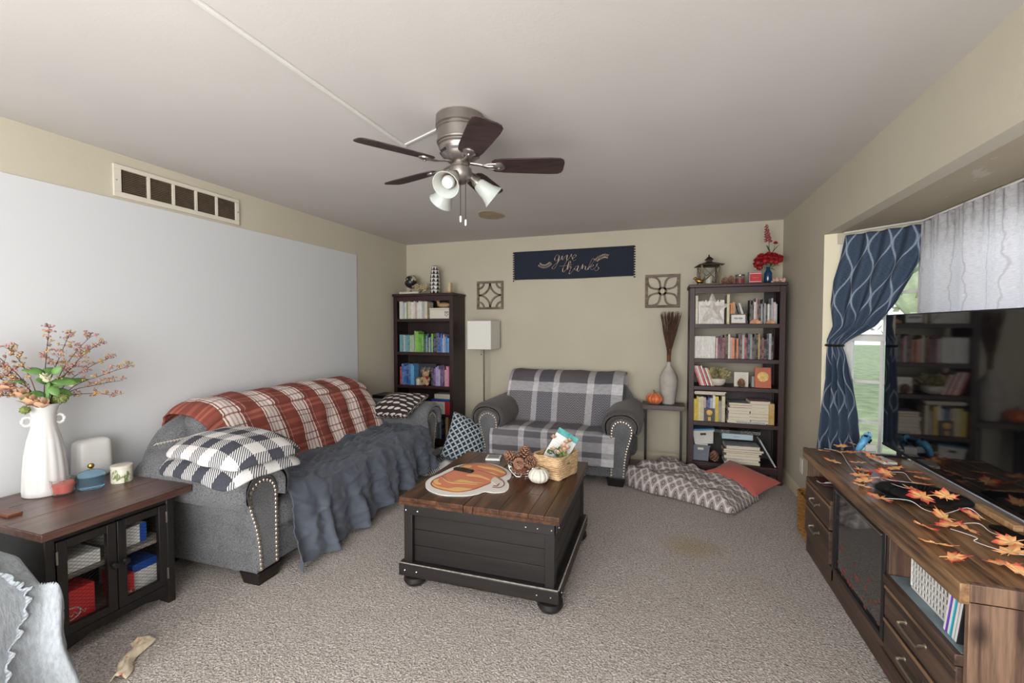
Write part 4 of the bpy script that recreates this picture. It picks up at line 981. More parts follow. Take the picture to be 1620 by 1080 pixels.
# storage box and wooden duck on top shelf
sb = thing('storage_box', 'white storage box with floral corner, top shelf, left bookcase', 'box', (-2.46, 4.70, 1.508))
MB().bb(-.125, .125, -.08, .08, 0, .105).build('box_body', m_cream, sb, bevel=.004); MB().bb(-.128, .128, -.083, .083, .105, .125).build('box_lid', m_cream, sb, bevel=.004)
fl = MB()
for k in range(14): fl.ball((.095 + .02 * math.sin(k * 2.1), -.081, .03 + .05 * abs(math.sin(k * 1.3))), .006, 6, sc=(1, .3, 1))
fl.build('flower_motif', m_dmetal, sb)
dk = thing('wooden_bird', 'carved tan wooden duck lying on the white storage box', 'figurine', (-2.46, 4.70, 1.634))
m_tanw = wood('carved_tan_wood', (160, 124, 88), (200, 162, 120), 0, 14, .5)
b = MB(); b.ball((.02, 0, .035), .05, 16, sc=(1.7, .8, .62)); b.tube(smooth_path([(-.03, 0, .04), (-.055, 0, .065), (-.05, 0, .085)], 4), lambda q: .02 - .006 * q, 10); b.build('body', m_tanw, dk)
b = MB().ball((-.06, 0, .09), .02, 12, sc=(1.3, .9, .9)); b.tube([(-.08, 0, .088), (-.11, 0, .09)], lambda q: .009 - .006 * q, 8, flat=.5); b.build('head', m_tanw, dk)
MB().tube([(.09, 0, .04), (.125, 0, .055)], lambda q: .018 - .014 * q, 8, flat=.5).build('tail', m_tanw, dk)
# picture frame, boxes lower bay
pf = thing('framed_photo', 'small landscape photo in a white frame, left bookcase lower shelf', 'picture frame', (-2.90, yl + .04, .401)); pf.rotation_euler = (math.radians(-8), 0, 0)
f = MB(); f.bb(-.115, .115, -.008, .004, 0, .014).bb(-.115, .115, -.008, .004, .186, .20).bb(-.115, -.101, -.008, .004, .014, .186).bb(.101, .115, -.008, .004, .014, .186); f.build('frame', m_cream, pf, bevel=.002)
m_photo, t = new_mat('autumn_photo', .3); t.col(t.ramp(t.noise(t.obj(), 22, 4), [(.3, lin((60, 56, 46))), (.45, lin((150, 110, 60))), (.55, lin((120, 140, 170))), (.7, lin((200, 190, 160)))]))
MB().bb(-.101, .101, -.003, .002, .014, .186).build('photo', m_photo, pf, smooth=0)
def cbox(name, label, cat, loc, d, mat, rz=0, lidm=None, marks=None, bevel=.002, rot=None):
    t = thing(name, label, cat, loc, rz)
    if rot: t.rotation_euler = rot
    MB().bb(-d[0] / 2, d[0] / 2, -d[1] / 2, d[1] / 2, 0, d[2]).build('box_body', mat, t, bevel=bevel)
    if lidm: MB().bb(-d[0] / 2 - .002, d[0] / 2 + .002, -d[1] / 2 - .002, d[1] / 2 + .002, d[2] * .72, d[2] + .002).build('box_lid', lidm, t, bevel=bevel)
    if marks: marks(t)
    return t
def squig(t, x0, x1, y, z, h, mat, n=9, r=.0016, nm='lettering', ax='y'):
    w = MB(); P = []
    for k in range(n * 4 + 1):
        q = k / (n * 4); P.append((x0 + (x1 - x0) * q, y, z + h * .5 * math.sin(q * n * 2 * PI) * (1 if int(q * n) % 3 else .55)))
    if ax == 'x': P = [(y, a, c) for a, b_, c in P]
    w.tube(P, r, 4, flat=.5); return w.build(nm, mat, t)
m_redbox = solid('red_card', (188, 44, 48), .5, var=.05); m_bluebox = solid('blue_card', (28, 78, 168), .5, var=.05); m_greyc = solid('grey_card', (150, 150, 150), .7)
cbox('magazine_box', 'red and white box with grey text on the tall albums, left bookcase', 'box', (-2.44, 4.70, .402), (.24, .17, .15), m_redbox, 0, marks=lambda t: (MB().bb(-.121, .05, -.0865, -.085, .004, .146).build('white_label', m_paper, t, smooth=0), squig(t, -.10, .03, -.0875, .10, .05, m_redbox, 5), squig(t, -.10, .03, -.0875, .05, .02, m_greyc, 9)))
cbox('flat_box', 'blue flat box lying on the red and white box', 'box', (-2.44, 4.70, .555), (.25, .17, .022), m_bluebox)
cbox('tissue_box', 'white box with faint squares resting on the blue flat box', 'box', (-2.42, 4.70, .579), (.22, .15, .055), m_cream, marks=lambda t: squig(t, -.05, .07, -.0765, .028, .008, m_greyc, 5))
# top of the left bookcase
gl = thing('globe', 'black and cream desk globe on a pale stand, left bookcase top', 'globe', (-2.88, 4.70, 1.801))
m_globe, t = new_mat('globe_map', .35); t.col(t.mix(t.ramp(t.noise(t.obj(), 12, 4, .6), [(.5, G(0)), (.53, G(1))]), lin((26, 27, 34)), lin((196, 184, 156))))
MB().bb(-.13, .13, -.05, .05, 0, .03).build('stand', m_cream, gl, bevel=.003)
MB().ball((0, 0, .15), .075, 28).build('sphere', m_globe, gl)
MB().lathe([(.026, .03), (.022, .036), (.006, .045), (.005, .07)], 16).build('pedestal', m_gold, gl)
MB().tube([(.083 * math.sin(math.radians(a)), 0, .15 + .083 * math.cos(math.radians(a))) for a in range(20, 200, 12)], .004, 6).build('meridian_arc', m_gold, gl)
fl = thing('dried_flowers', 'cream dried flower sprig lying beside the globe', 'flowers', (-2.74, 4.68, 1.801))
m_dried = solid('dried_petal', (176, 162, 126), .8, var=.3, sc=30)
b = MB(); rnd = random.Random(3)
for k in range(16):
    c = Vector((rnd.uniform(-.07, .11), rnd.uniform(-.05, .03), .045 + rnd.uniform(0, .06) - .2 * abs(0)))
    for p in range(6): a = p * PI / 3; b.ball(c + Vector((.016 * math.cos(a), -.004, .016 * math.sin(a))), .012, 6, sc=(1, .5, .7))
b.build('blossoms', m_dried, fl); b = MB()
for k in range(7): b.tube([(-.02, 0, .012), (rnd.uniform(-.08, .14), rnd.uniform(-.04, .03), .07)], .002, 5)
b.build('stems', m_dgreen, fl)
gv = thing('geometric_vase', 'tall black and white triangle-pattern vase on the left bookcase', 'vase', (-2.555, 4.70, 1.801))
m_tri, t = new_mat('triangle_glaze', .35)
x, y, z = t.xyz(t.obj()); ang = t.m('DIVIDE', t.m('ARCTAN2', y, x), 2 * PI); zz = t.m('MULTIPLY', z, 1 / .0455)
fr_ = t.m('FRACT', zz); tri = t.m('PINGPONG', t.m('ADD', t.m('MULTIPLY', ang, 14), .0), 1)
t.col(t.mix(t.m('GREATER_THAN', tri, fr_), lin((210, 208, 202)), lin((22, 22, 30))))
MB().lathe([(.048, 0), (.054, .01), (.058, .06), (.059, .12), (.054, .2), (.044, .27), (.035, .31), (.03, .325), (.026, .325), (.03, .30)], 40).build('body', m_tri, gv)
be = thing('bookend', 'pale wooden L-shaped bookend at right on the left bookcase top', 'bookend', (-2.37, 4.70, 1.801))
MB().bb(-.055, .03, -.03, .03, 0, .022).build('foot_plate', m_tanw, be, bevel=.003); MB().prism([(0, .02), (.03, .02), (.03, .125), (-.002, .125), (-.006, .05)], -.03, .03, 'y').build('upright', solid('cream_resin', (196, 178, 140), .6), be, bevel=.003)

# right bookcase, shelf by shelf
row(['white'] * 20, .30, .52, 1.44, yr, 'behind the metal star, top shelf, right bookcase', (.20, .225), noun='slim white volume', dd=.12)
for x, h, c, l in ((.285, .265, 'cream', 'tall cream binder at the left end, top shelf, right bookcase'), (.553, .27, 'ivory', 'tall ivory binder right of the star, top shelf, right bookcase')):
    book('binder', l, c, (x, yr + .08, 1.441), (.022, .16, h), cat='binder')
row(['orange', 'tan', 'tan'], .575, .618, 1.44, yr + .04, 'behind the framed sign, top shelf, right bookcase', (.19, .21))
for i, (c, dx) in enumerate((('brown', 0), ('black', .022), ('charcoal', .05), ('white', .07), ('black', .085))):
    book('book', '%s leaning book, %s above the framed sign, right bookcase' % (c, ORD[i]), c, (.635 + dx, yr + .12, 1.443), (.018, .14, .215 - .006 * i), (0, -.28, 0), 'books leaning behind the framed sign')
row(['black', 'charcoal', 'black', 'white', 'rose', 'brown', 'black', 'silver', 'black', 'silver', 'charcoal', 'white', 'grey', 'silver', 'rose', 'white', 'silver'], .735, .955, 1.44, yr + .03, 'at right on the top shelf, right bookcase', (.17, .235), noun='disc case', nm='disc_case', dd=.13)
row(['white'] * 18, .268, .448, 1.12, yr, 'of the white boxed set, second shelf, right bookcase', (.205, .207), noun='slim white volume', dd=.14)
row(['rose', 'maroon', 'plum', 'wine', 'maroon', 'black', 'cream', 'rose', 'orange', 'black', 'orange', 'charcoal', 'brown', 'silver', 'red', 'navy', 'charcoal', 'grey', 'charcoal', 'black', 'black', 'mustard', 'charcoal', 'wine', 'black', 'charcoal', 'silver', 'black'], .452, .925, 1.12, yr, 'right of the white boxed set, second shelf, right bookcase', (.18, .235))
bn_ = [('red', .0), ('rose', .015), ('white', .03), ('scarlet', .047), ('white', .066), ('red', .082), ('white', .1), ('tan', .115)]
for i, (c, dx) in enumerate(bn_): book('book', '%s leaning book, %s at left of the third shelf, right bookcase' % (c, ORD[i]), c, (.325 + dx, yr + .07, .8655), (.013, .14, .195 - (i > 4) * .02), (0, -.33, 0), 'leaning books third shelf, right bookcase')
row(['yellow', 'yellow', 'ivory', 'ivory', 'rose', 'navy', 'cobalt', 'silver', 'white', 'yellow', 'grey', 'ivory'], .268, .54, .53, yr, 'of the upright run, fourth shelf, right bookcase', (.19, .245))
z = stack(['white', 'cream', 'white', 'rose', 'white'], .66, .53, yr, 'of the left stack, fourth shelf, right bookcase', (.17, .2), (.024, .036))
z = stack(['red', 'silver'], .66, z, yr, 'atop the left stack, fourth shelf, right bookcase', (.18, .2), (.018, .026))
stack(['grey', 'cream', 'ivory', 'cream', 'white', 'ivory', 'rose'], .83, .53, yr + .01, 'of the right stack, fourth shelf, right bookcase', (.16, .2), (.024, .034))
book('book', 'mustard and black book upright at right end, fourth shelf, right bookcase', 'mustard', (.92, yr + .07, .531), (.045, .13, .19))
stack(['grey', 'silver', 'rose'], .41, .778, yr, 'lying across the upright books, fourth shelf, right bookcase', (.26, .28), (.010, .014), noun='magazine')
stack(['mint', 'white', 'silver', 'ivory', 'rose', 'brown', 'silver'], .69, .15, yr, 'of the floor-level pile, right bookcase', (.27, .34), (.014, .036))
cbox('shoe_box', 'long pale blue box lying on the bottom pile, right bookcase', 'box', (.65, 4.66, .37), (.26, .18, .05), solid('pale_blue_card', (166, 186, 196), .6), 0, marks=lambda t: squig(t, -.03, .02, -.0915, .025, .01, m_black, 2, .002))
book('laptop', 'closed dark tablet case lying on the long pale blue box', 'charcoal', (.84, 4.66, .437), (.028, .17, .42), (0, -PI / 2, 0), cat='case')
book('notebook', 'thin pale notebook leaning at right of the bottom shelf, right bookcase', 'silver', (.955, yr + .06, .155), (.012, .16, .27), (0, -.5, 0), cat='notebook')
# star
st = thing('metal_star', 'whitewashed five-point barn star, top shelf of the right bookcase', 'star', (.42, yr - .02, 1.441)); st.rotation_euler = (math.radians(-8), 0, 0)
m_star = solid('whitewashed_metal', (206, 200, 194), .6, .1, var=.2, sc=30)
R_ = .165; pts = [Vector((0, -.024, .137))]
for k in range(10):
    a = PI / 2 + k * PI / 5; r = R_ if k % 2 == 0 else R_ * .42; pts.append(Vector((r * math.cos(a), .012, .137 + r * math.sin(a))))
mb = MB(); mb.add(pts, [(0, 1 + (k + 1) % 10, 1 + k) for k in range(10)] + [tuple(range(1, 11))]); mb.build('star_body', m_star, st, smooth=0)
# framed sign
fs_ = thing('framed_sign', 'small framed sign with dark script, top shelf of the right bookcase', 'sign', (.635, yr - .01, 1.441)); fs_.rotation_euler = (math.radians(-5), 0, 0)
f = MB(); f.bb(-.065, .065, -.012, .01, 0, .008).bb(-.065, .065, -.012, .01, .082, .09).bb(-.065, -.057, -.012, .01, .008, .082).bb(.057, .065, -.012, .01, .008, .082); f.build('frame', m_lat, fs_, bevel=.001)
MB().bb(-.057, .057, -.005, .006, .008, .082).build('sign_face', m_paper, fs_, smooth=0); squig(fs_, -.04, .04, -.007, .05, .028, m_dmetal, 7, .0016); squig(fs_, -.04, .035, -.007, .024, .006, m_greyc, 9, .0008)
# seashell fans / gourds
def shell(label, loc, s):
    t = thing('seashell', label, 'seashell', loc); mb = MB()
    def f(u, v):
        a = PI * u; r = s * (.15 + .85 * v) * (1 + .035 * math.cos(u * 34)); return (r * math.cos(a), -.02 * math.sin(v * PI / 2 + .4) * (1 + .15 * math.cos(u * 34)), .002 + r * math.sin(a) * .8)
    mb.grid(f, 40, 8); mb.build('shell', solid('peach_shell', (206, 158, 122), .5, var=.25, sc=25), t, solid=.004)
    MB().ball((0, -.01, .006), s * .2, 8).build('hinge', m_tanw, t)
shell('peach fan seashell left of centre on the top shelf, right bookcase', (.775, yr - .0, 1.441), .048); shell('smaller ribbed peach seashell at far right, top shelf, right bookcase', (.895, yr, 1.441), .038)
# plant in bowl third shelf
def leaf(mb, c, d, L, W, up=Vector((0, 0, 1)), curl=.3, m=0):
    d = Vector(d).normalized(); s = d.cross(up)
    if s.length < .01: s = Vector((1, 0, 0))
    s.normalize(); n = s.cross(d); c = Vector(c); vs = []; K = 5
    for i in range(K + 1):
        q = i / K; w = W * math.sin(PI * min(1, q * .92 + .06)) ** .8 * .5; p = c + d * L * q - n * curl * L * q * q * .5
        vs += [p - s * w + n * w * .25, p, p + s * w + n * w * .25]
    fs = []
    for i in range(K): a = i * 3; fs += [(a, a + 1, a + 4, a + 3), (a + 1, a + 2, a + 5, a + 4)]
    mb.add(vs, fs, m)
pb = thing('potted_plant', 'bushy olive faux plant in a low white bowl, right bookcase', 'plant', (.475, yr + .06, .863))
MB().lathe([(.035, 0), (.06, .012), (.078, .045), (.08, .07), (.074, .07), (.07, .05)], 28).build('bowl', m_cream, pb)
mb = MB(); rnd = random.Random(5); m_olive = solid('olive_leaf', (146, 138, 98), .7, var=.4, sc=20)
for k in range(330):
    a = rnd.uniform(0, 2 * PI); e = rnd.uniform(-.1, 1.3); r = rnd.uniform(.03, .115); c = (r * math.cos(a) * math.cos(e) * .9, max(-.05, r * math.sin(a) * math.cos(e) * .6), .075 + r * math.sin(e) * .8)
    leaf(mb, c, (math.cos(a), math.sin(a) * .6, rnd.uniform(0, .9)), .033, .019, up=Vector((.2, -1, .4)))
mb.build('foliage', m_olive, pb)
# pinecones
def cone_mesh(name, parent, h=.085, r=.036, n=58):
    mb = MB(); mb.lathe([(r * .3, 0), (r * .6, h * .2), (r * .55, h * .5), (r * .28, h * .85), (.001, h)], 10, m=1)
    for k in range(n):
        q = k / n; a = k * 2.39996; z = h * (.04 + .92 * q); R = r * (math.sin(PI * (.18 + .78 * q)) ** .75); up = .25 + 1.0 * q
        d = Vector((math.cos(a), math.sin(a), up * .8)).normalized(); s = Vector((-math.sin(a), math.cos(a), 0)); w = .0125 * (1 - .45 * q) * r / .036; c = Vector((0, 0, z - R * up * .45))
        b0 = c + Vector((math.cos(a), math.sin(a), 0)) * R * .3 + Vector((0, 0, R * .2)); tip = c + d * R * 1.12; nn = s.cross(d) * .0022
        mb.add([b0 - s * w * .5, b0 + s * w * .5, tip + s * w - nn, tip - s * w - nn, tip + nn * 1.5, b0 + nn], [(0, 1, 2, 3), (0, 3, 4, 5), (1, 5, 4, 2), (3, 2, 4)])
    return mb.build(name, [m_cone, m_core], parent, smooth=0)
def pinecone(label, loc, rot=(0, 0, 0), s=1, group=None):
    t = cone_mesh('pine_cone', None) if not hasattr(pinecone, 'me') else bpy.data.objects.new('pine_cone', pinecone.me)
    if not hasattr(pinecone, 'me'): pinecone.me = t.data
    else: C.objects.link(t)
    t.location = loc; t.rotation_euler = rot; t.scale = (s, s, s); tag(t, label, 'pine cone', group); return t
bk = thing('white_block', 'white square block sign behind a pine cone, third shelf, right bookcase', 'block', (.675, yr + .05, .863)); MB().bb(-.06, .06, -.015, .015, 0, .135).build('block', m_cream, bk, bevel=.003)
squig(bk, -.04, .04, -.0155, .10, .012, m_greyc, 6, .001)
pinecone('pine cone standing before the white block, third shelf, right bookcase', (.67, yr + .0, .864), s=.95)
bo = thing('picture_book', 'orange illustrated book facing out, third shelf, right bookcase', 'book', (.845, yr + .0, .863)); bo.rotation_euler = (math.radians(-7), 0, 0)
MB().bb(-.065, .065, -.014, .014, 0, .185).build('cover', solid('orange_red_cover', (176, 84, 52), .4), bo, bevel=.002)
MB().lathe([(.045, 0), (.045, .0015)], 28, c=(0, -.0145, .10), R=RX(PI / 2)).build('round_picture', solid('gold_picture', (206, 170, 96), .5, var=.4, sc=30), bo)
squig(bo, -.05, .05, -.0155, .165, .018, m_cream, 7, .0016); squig(bo, -.05, .05, -.0155, .025, .018, m_cream, 6, .0016)
cbox('small_box', 'small grey glass box behind the orange book, right bookcase', 'box', (.775, yr + .06, .863), (.03, .05, .10), m_greyc)
sm = thing('small_book', 'small black book with yellow medallion facing out, fourth shelf, right bookcase', 'book', (.405, yr - .018, .531)); sm.rotation_euler = (math.radians(-4), 0, 0)
MB().bb(-.045, .045, -.006, .006, 0, .125).build('cover', m_black, sm, bevel=.001); MB().lathe([(.026, 0), (.026, .001)], 20, c=(0, -.0065, .085), R=RX(PI / 2)).build('medallion', solid('yellow_print', (196, 152, 60), .5, var=.4, sc=60), sm); MB().bb(-.012, .012, -.0075, -.0065, .01, .045).build('medallion_base', solid('yellow_print_b', (196, 152, 60), .5), sm)
# wire-bound notebook and bins at bottom
nb = thing('spiral_notebook', 'black and white spiral notebook under the right book stack', 'notebook', (.75, yr - .002, .531)); 
nb.location.z = .531; MB().bb(-.12, .12, -.012, .0, .001, .02).build('cover', m_paper, nb); sp = MB()
for k in range(26): sp.bb(-.115 + k * .009, -.111 + k * .009, -.0135, -.0115, .002, .018)
sp.build('spiral', m_black, nb, smooth=0)
def bin_(label, loc, d, mat, rot=(0, 0, 0), lid=None, lidm=None):
    t = thing('storage_bin', label, 'storage bin', loc); t.rotation_euler = rot; k = .86; hx, hy, h = d[0] / 2, d[1] / 2, d[2]; mb = MB(); th = .004
    def ring(s, z): return [(-hx * s, -hy * s, z), (hx * s, -hy * s, z), (hx * s, hy * s, z), (-hx * s, hy * s, z)]
    vs = ring(k, 0) + ring(1, h) + ring(1 - .05, h) + ring(k - .05, .006)
    fs = [(3, 2, 1, 0), (12, 13, 14, 15)]
    for a in (0, 4, 8): fs += [(a + i, a + (i + 1) % 4, a + 4 + (i + 1) % 4, a + 4 + i) for i in range(4)]
    mb.add(vs, fs); mb.build('bin_body', mat, t, bevel=.003, weld=True)
    MB().bb(-hx - .006, hx + .006, -hy - .006, -hy + .004, h - .012, h).build('rim', mat, t, bevel=.002)
    MB().bb(-.025, .025, -hy - .001, -hy + .003, h - .045, h - .025).build('handle_slot', m_black if lidm else m_cream, t, bevel=.001)
    if lidm: MB().bb(-hx - .01, hx + .01, -hy - .01, hy + .01, h, h + .016).build('bin_lid', lidm, t, bevel=.004)
    return t
m_bing = solid('grey_bin_plastic', (106, 110, 122), .5); m_binw = solid('white_bin_plastic', (190, 188, 182), .5); m_binl = solid('blue_lid_plastic', (70, 116, 150), .5)
bin_('grey open plastic bin at bottom left of the right bookcase', (.335, 4.62, .152), (.16, .17, .15), m_bing)
stp = MB(); stp.bb(-.05, .055, -.05, .05, 0, .035); tag(stp.build('paper_stack', m_paper, loc=(.345, 4.62, .27), bevel=.002), 'white papers sticking out of the grey open bin', 'paper')
bin_('white plastic bin with blue lid perched on the grey bin', (.365, 4.62, .312), (.185, .17, .13), m_binw, (0, math.radians(-6), 0), True, m_binl)
pinecone('pine cone on the bottom shelf between grey bin and book pile, right bookcase', (.455, yr + .03, .152), s=1.2)
# top of right bookcase
ZT = 1.807
ln_ = thing('lantern', 'bronze square lantern with X-braced glass sides on the right bookcase', 'lantern', (.395, 4.66, ZT), math.radians(8))
h = .25; a = .082
m_lb = solid('bronze_frame', (126, 112, 92), .4, .7); m_lr = solid('dark_roof_metal', (58, 50, 46), .45, .7)
MB().bb(-a - .012, a + .012, -a - .012, a + .012, 0, .014).build('base', m_lb, ln_, bevel=.002)
for sx in (-1, 1):
    for sy in (-1, 1): MB().bb(sx * a - .007, sx * a + .007, sy * a - .007, sy * a + .007, .014, .185).build('corner_post', m_lb, ln_, bevel=.001)
for k in range(4):
    R = RZ(k * PI / 2); b = MB(); b.T = M4((0, 0, 0), R); b.rod((-a, -a, .02), (a, -a, .18), .003, 6); b.rod((a, -a, .02), (-a, -a, .18), .003, 6); b.build('cross_brace', m_lb, ln_)
    b = MB(); b.T = M4((0, 0, 0), R); b.bb(-a + .006, a - .006, -a + .004, -a + .006, .014, .185); b.build('glass_pane', m_glass, ln_, smooth=0)
s = a + .03; b = MB(); b.add([(-s, -s, .185), (s, -s, .185), (s, s, .185), (-s, s, .185), (-s, -s, .19), (s, -s, .19), (s, s, .19), (-s, s, .19), (-.025, -.025, .222), (.025, -.025, .222), (.025, .025, .222), (-.025, .025, .222)],
    [(3, 2, 1, 0)] + [(i, (i + 1) % 4, 4 + (i + 1) % 4, 4 + i) for i in range(4)] + [(4 + i, 4 + (i + 1) % 4, 8 + (i + 1) % 4, 8 + i) for i in range(4)] + [(8, 9, 10, 11)]); b.build('roof', m_lr, ln_, smooth=0)
b = MB(); b.bb(-.024, .024, -.024, .024, .222, .245); b.add([(-.036, -.036, .245), (.036, -.036, .245), (.036, .036, .245), (-.036, .036, .245), (0, 0, .282)], [(3, 2, 1, 0), (0, 1, 4), (1, 2, 4), (2, 3, 4), (3, 0, 4)]); b.ball((0, 0, .286), .008, 8); b.build('chimney', m_lr, ln_, smooth=0)
MB().lathe([(.03, 0.014), (.03, .09), (.004, .092)], 20).build('candle', m_cream, ln_)
gb = thing('gold_bird', 'small golden bird figurine in front of the bronze lantern', 'figurine', (.305, 4.555, ZT), 0)
b = MB(); b.ball((0, 0, .035), .026, 14, sc=(1.5, .8, .8), R=RY(.3)); b.tube(smooth_path([(.02, 0, .035), (.06, 0, .055), (.10, 0, .085)], 4), lambda q: .013 - .009 * q, 8, flat=.6); b.rod((0, .006, .02), (.004, .008, 0), .002); b.rod((0, -.006, .02), (-.004, -.008, 0), .002); b.build('body', m_gold, gb)
b = MB(); b.ball((-.036, 0, .06), .015, 12); b.tube([(-.048, 0, .06), (-.062, 0, .057)], lambda q: .004 - .003 * q, 6); b.build('head', m_gold, gb)
pinecone('left reddish pine cone of the pair between lantern and candle', (.525, 4.60, ZT), (0, .1, 0), .85); pinecone('right tan pine cone of the pair, touching the jar candle', (.58, 4.61, ZT + .0), (0, .05, 1), 1.0)
jc = thing('jar_candle', 'glass jar candle with red wax and metal lid, right bookcase top', 'candle', (.655, 4.60, ZT))
m_redwax = solid('red_wax', (150, 30, 44), .4); m_jar = glassy('clear_glass', (225, 225, 222), .03, .95)
MB().lathe([(.034, 0), (.038, .004), (.038, .07), (.035, .074)], 24, cap=False).build('glass_jar', m_jar, jc); MB().lathe([(.033, .003), (.033, .052)], 24).build('wax', m_redwax, jc); MB().lathe([(.04, .074), (.04, .084), (.036, .088)], 24).build('lid', m_metal, jc)
pc = thing('square_candle', 'red square gift candle with white word band, right bookcase top', 'candle', (.775, 4.60, ZT), .06)
MB().bb(-.052, .052, -.03, .03, 0, .108).build('clear_case', m_greyc, pc, bevel=.003); MB().bb(-.046, .048, -.033, -.029, .006, .10).build('red_front', m_redbox, pc, bevel=.002); MB().bb(-.046, .048, -.0335, -.033, .088, .093).build('white_band', m_paper, pc, smooth=0); MB().bb(-.046, .048, -.0335, -.033, .014, .019).build('white_band', m_paper, pc, smooth=0)
squig(pc, -.022, .026, -.0345, .053, .012, m_paper, 5, .0017)
bv = thing('blue_bottle_vase', 'deep blue glass bottle holding red flowers, right bookcase top', 'vase', (.885, 4.61, ZT))
m_blueg, t = new_mat('deep_blue_glass', .06); t.col(lin((20, 52, 92))); t.b.inputs['Coat Weight'].default_value = .6
MB().lathe([(.03, 0), (.033, .005), (.033, .09), (.028, .105), (.017, .12), (.015, .148), (.018, .15), (.013, .15), (.012, .12)], 28).build('bottle', m_blueg, bv)
rf = thing('red_flowers', 'red carnations and a tall pink blossom spike in the blue bottle', 'flowers', (.885, 4.61, ZT + .15))
def bloom(mb, c, r, n=26, seed=0, up=(0, -.3, 1), flat=.8):
    rnd = random.Random(seed)
    for k in range(n):
        a = k * 2.4; e = k / n; d = Vector((math.cos(a) * math.sin(e * 1.7), math.sin(a) * math.sin(e * 1.7) - .3, math.cos(e * 1.5) * flat)).normalized()
        leaf(mb, Vector(c) + d * r * .2, d + Vector((0, 0, .2)), r * .85, r * .7, curl=-.3)
b = MB(); 
for i, (x, y, z, r) in enumerate(((-.085, -.01, .04, .05), (-.055, .0, .075, .05), (0, -.02, .085, .048), (.045, 0, .075, .05), (.085, -.01, .06, .045), (-.075, -.02, -.005, .042), (.02, -.03, .045, .04), (-.03, -.03, .05, .046), (.06, -.02, .04, .04), (-.10, -.01, .015, .036))):
    bloom(b, (x, y, z), r, 34, i); o_ = len(b.v); b.ball((x, y, z), r * .62, 12)
    for q in range(o_, len(b.v)): b.v[q] = Vector((x, y, z)) + (b.v[q] - Vector((x, y, z))) * (1 + .45 * N3(b.v[q].x * 60, b.v[q].y * 60, b.v[q].z * 60))
b.build('carnations', m_redp, rf)
b = MB(); rnd = random.Random(8)
for k in range(30):
    q = k / 30; a = k * 2.4; c = (.0 - .02 * q + .02 * math.cos(a) * (1 - .5 * q), .01 + .02 * math.sin(a), .22 + .16 * q)
    bloom(b, c, .022 * (1.1 - .6 * q), 5, k)
b.build('pink_spike', m_pinkp, rf)
b = MB(); bloom(b, (.055, 0, .20), .028, 14, 4); b.build('rosebud', m_redp, rf)
b = MB(); b.tube(smooth_path([(0, 0, -.12), (0, 0, .05), (.005, .01, .22), (-.02, .01, .38)], 5), .0025, 6); b.tube(smooth_path([(0, 0, -.1), (.02, 0, .06), (.05, 0, .19)], 5), .0022, 6)
for x, z in ((-.08, .03), (-.05, .05), (.05, .05), (.085, .04)): b.tube([(0, 0, -.08), (x * .4, 0, .0), (x, 0, z)], .002, 5)
for c, d in (((.02, 0, .0), (1, -.2, .25)), ((-.01, -.01, .01), (-.6, -.4, .5)), ((.01, -.02, .0), (.1, -.6, .4)), ((.03, 0, .12), (.4, -.2, .8)), ((.01, 0, .13), (-.3, -.2, .9)), ((.045, 0, .15), (.5, 0, .7)), ((-.02, -.02, .02), (-.1, -.3, .9)), ((.0, -.02, -.01), (.4, -.5, -.2))): leaf(b, c, d, .075, .022)
b.build('stems_and_leaves', m_dgreen, rf)
sh = thing('shell_cluster', 'cluster of pale pink shells at the right end of the bookcase top', 'shells', (.965, 4.57, ZT))
b = MB(); rnd = random.Random(2)
for k in range(9): b.ball((-.045 + k * .011, rnd.uniform(-.02, .02), .012 + .02 * abs(math.sin(k * .9))), .016, 8, sc=(1.2, .9, .8), R=RY(k))
b.build('shells', solid('pink_shell', (202, 168, 152), .5, var=.2, sc=40), sh)
# ---------------------------------------------------------------- lamp, side table, vase
fl = thing('floor_lamp', 'floor lamp with white cube shade and slim metal pole', 'lamp', (-1.945, 4.72, 0))
m_shade, t = new_mat('white_lamp_shade', .9); t.col(lin((226, 222, 216))); t.b.inputs['Subsurface Weight'].default_value = .1
s = MB(); a = .142
for k in range(4): s.T = M4((0, 0, 0), RZ(k * PI / 2)); s.bb(-a, a, -a, -a + .004, 1.165, 1.48)
s.build('lamp_shade', m_shade, fl, bevel=.002)
MB().lathe([(.10, 0), (.12, .004), (.12, .016), (.02, .026), (.009, .03), (.008, 1.30), (.012, 1.31)], 28).build('pole', m_metal, fl)
b = MB(); b.rod((-a, 0, 1.46), (a, 0, 1.46), .003).rod((0, -a, 1.46), (0, a, 1.46), .003); b.build('shade_spider', m_metal, fl)
b = MB(); b.ball((-.03, -.01, 1.10), .007, 8).rod((-.03, -.01, 1.10), (-.03, -.01, 1.20), .001); b.build('pull_switch', m_dmetal, fl)
sd = thing('side_table', 'narrow side table with dark plank top and thin black legs', 'side table', (-.005, 4.66, 0))
MB().bb(-.20, .20, -.10, .14, .605, .65).build('table_top', wood('side_table_top', (56, 46, 44), (94, 80, 76), 0, 9, .5, .06), sd, bevel=.003)
for x in (-.165, .17):
    f = MB(); f.bb(x - .008, x + .008, -.09, -.074, 0, .605).bb(x - .008, x + .008, .11, .126, 0, .605).bb(x - .008, x + .008, -.074, .11, 0, .016).bb(x - .008, x + .008, -.074, .11, .589, .605); f.build('leg_frame', m_black, sd, bevel=.001)
vs_ = thing('floor_vase', 'tall grey-white bottle vase on the side table', 'vase', (.045, 4.71, .651))
m_vase, t = new_mat('chalky_glaze', .7); x, y, z = t.xyz(t.obj())
rr_ = t.m('SINE', t.m('MULTIPLY', z, 520)); t.col(t.mix(t.noise(t.obj(), 14, 4), lin((150, 144, 138)), lin((196, 190, 182)))); t.bump(rr_, .35, .003)
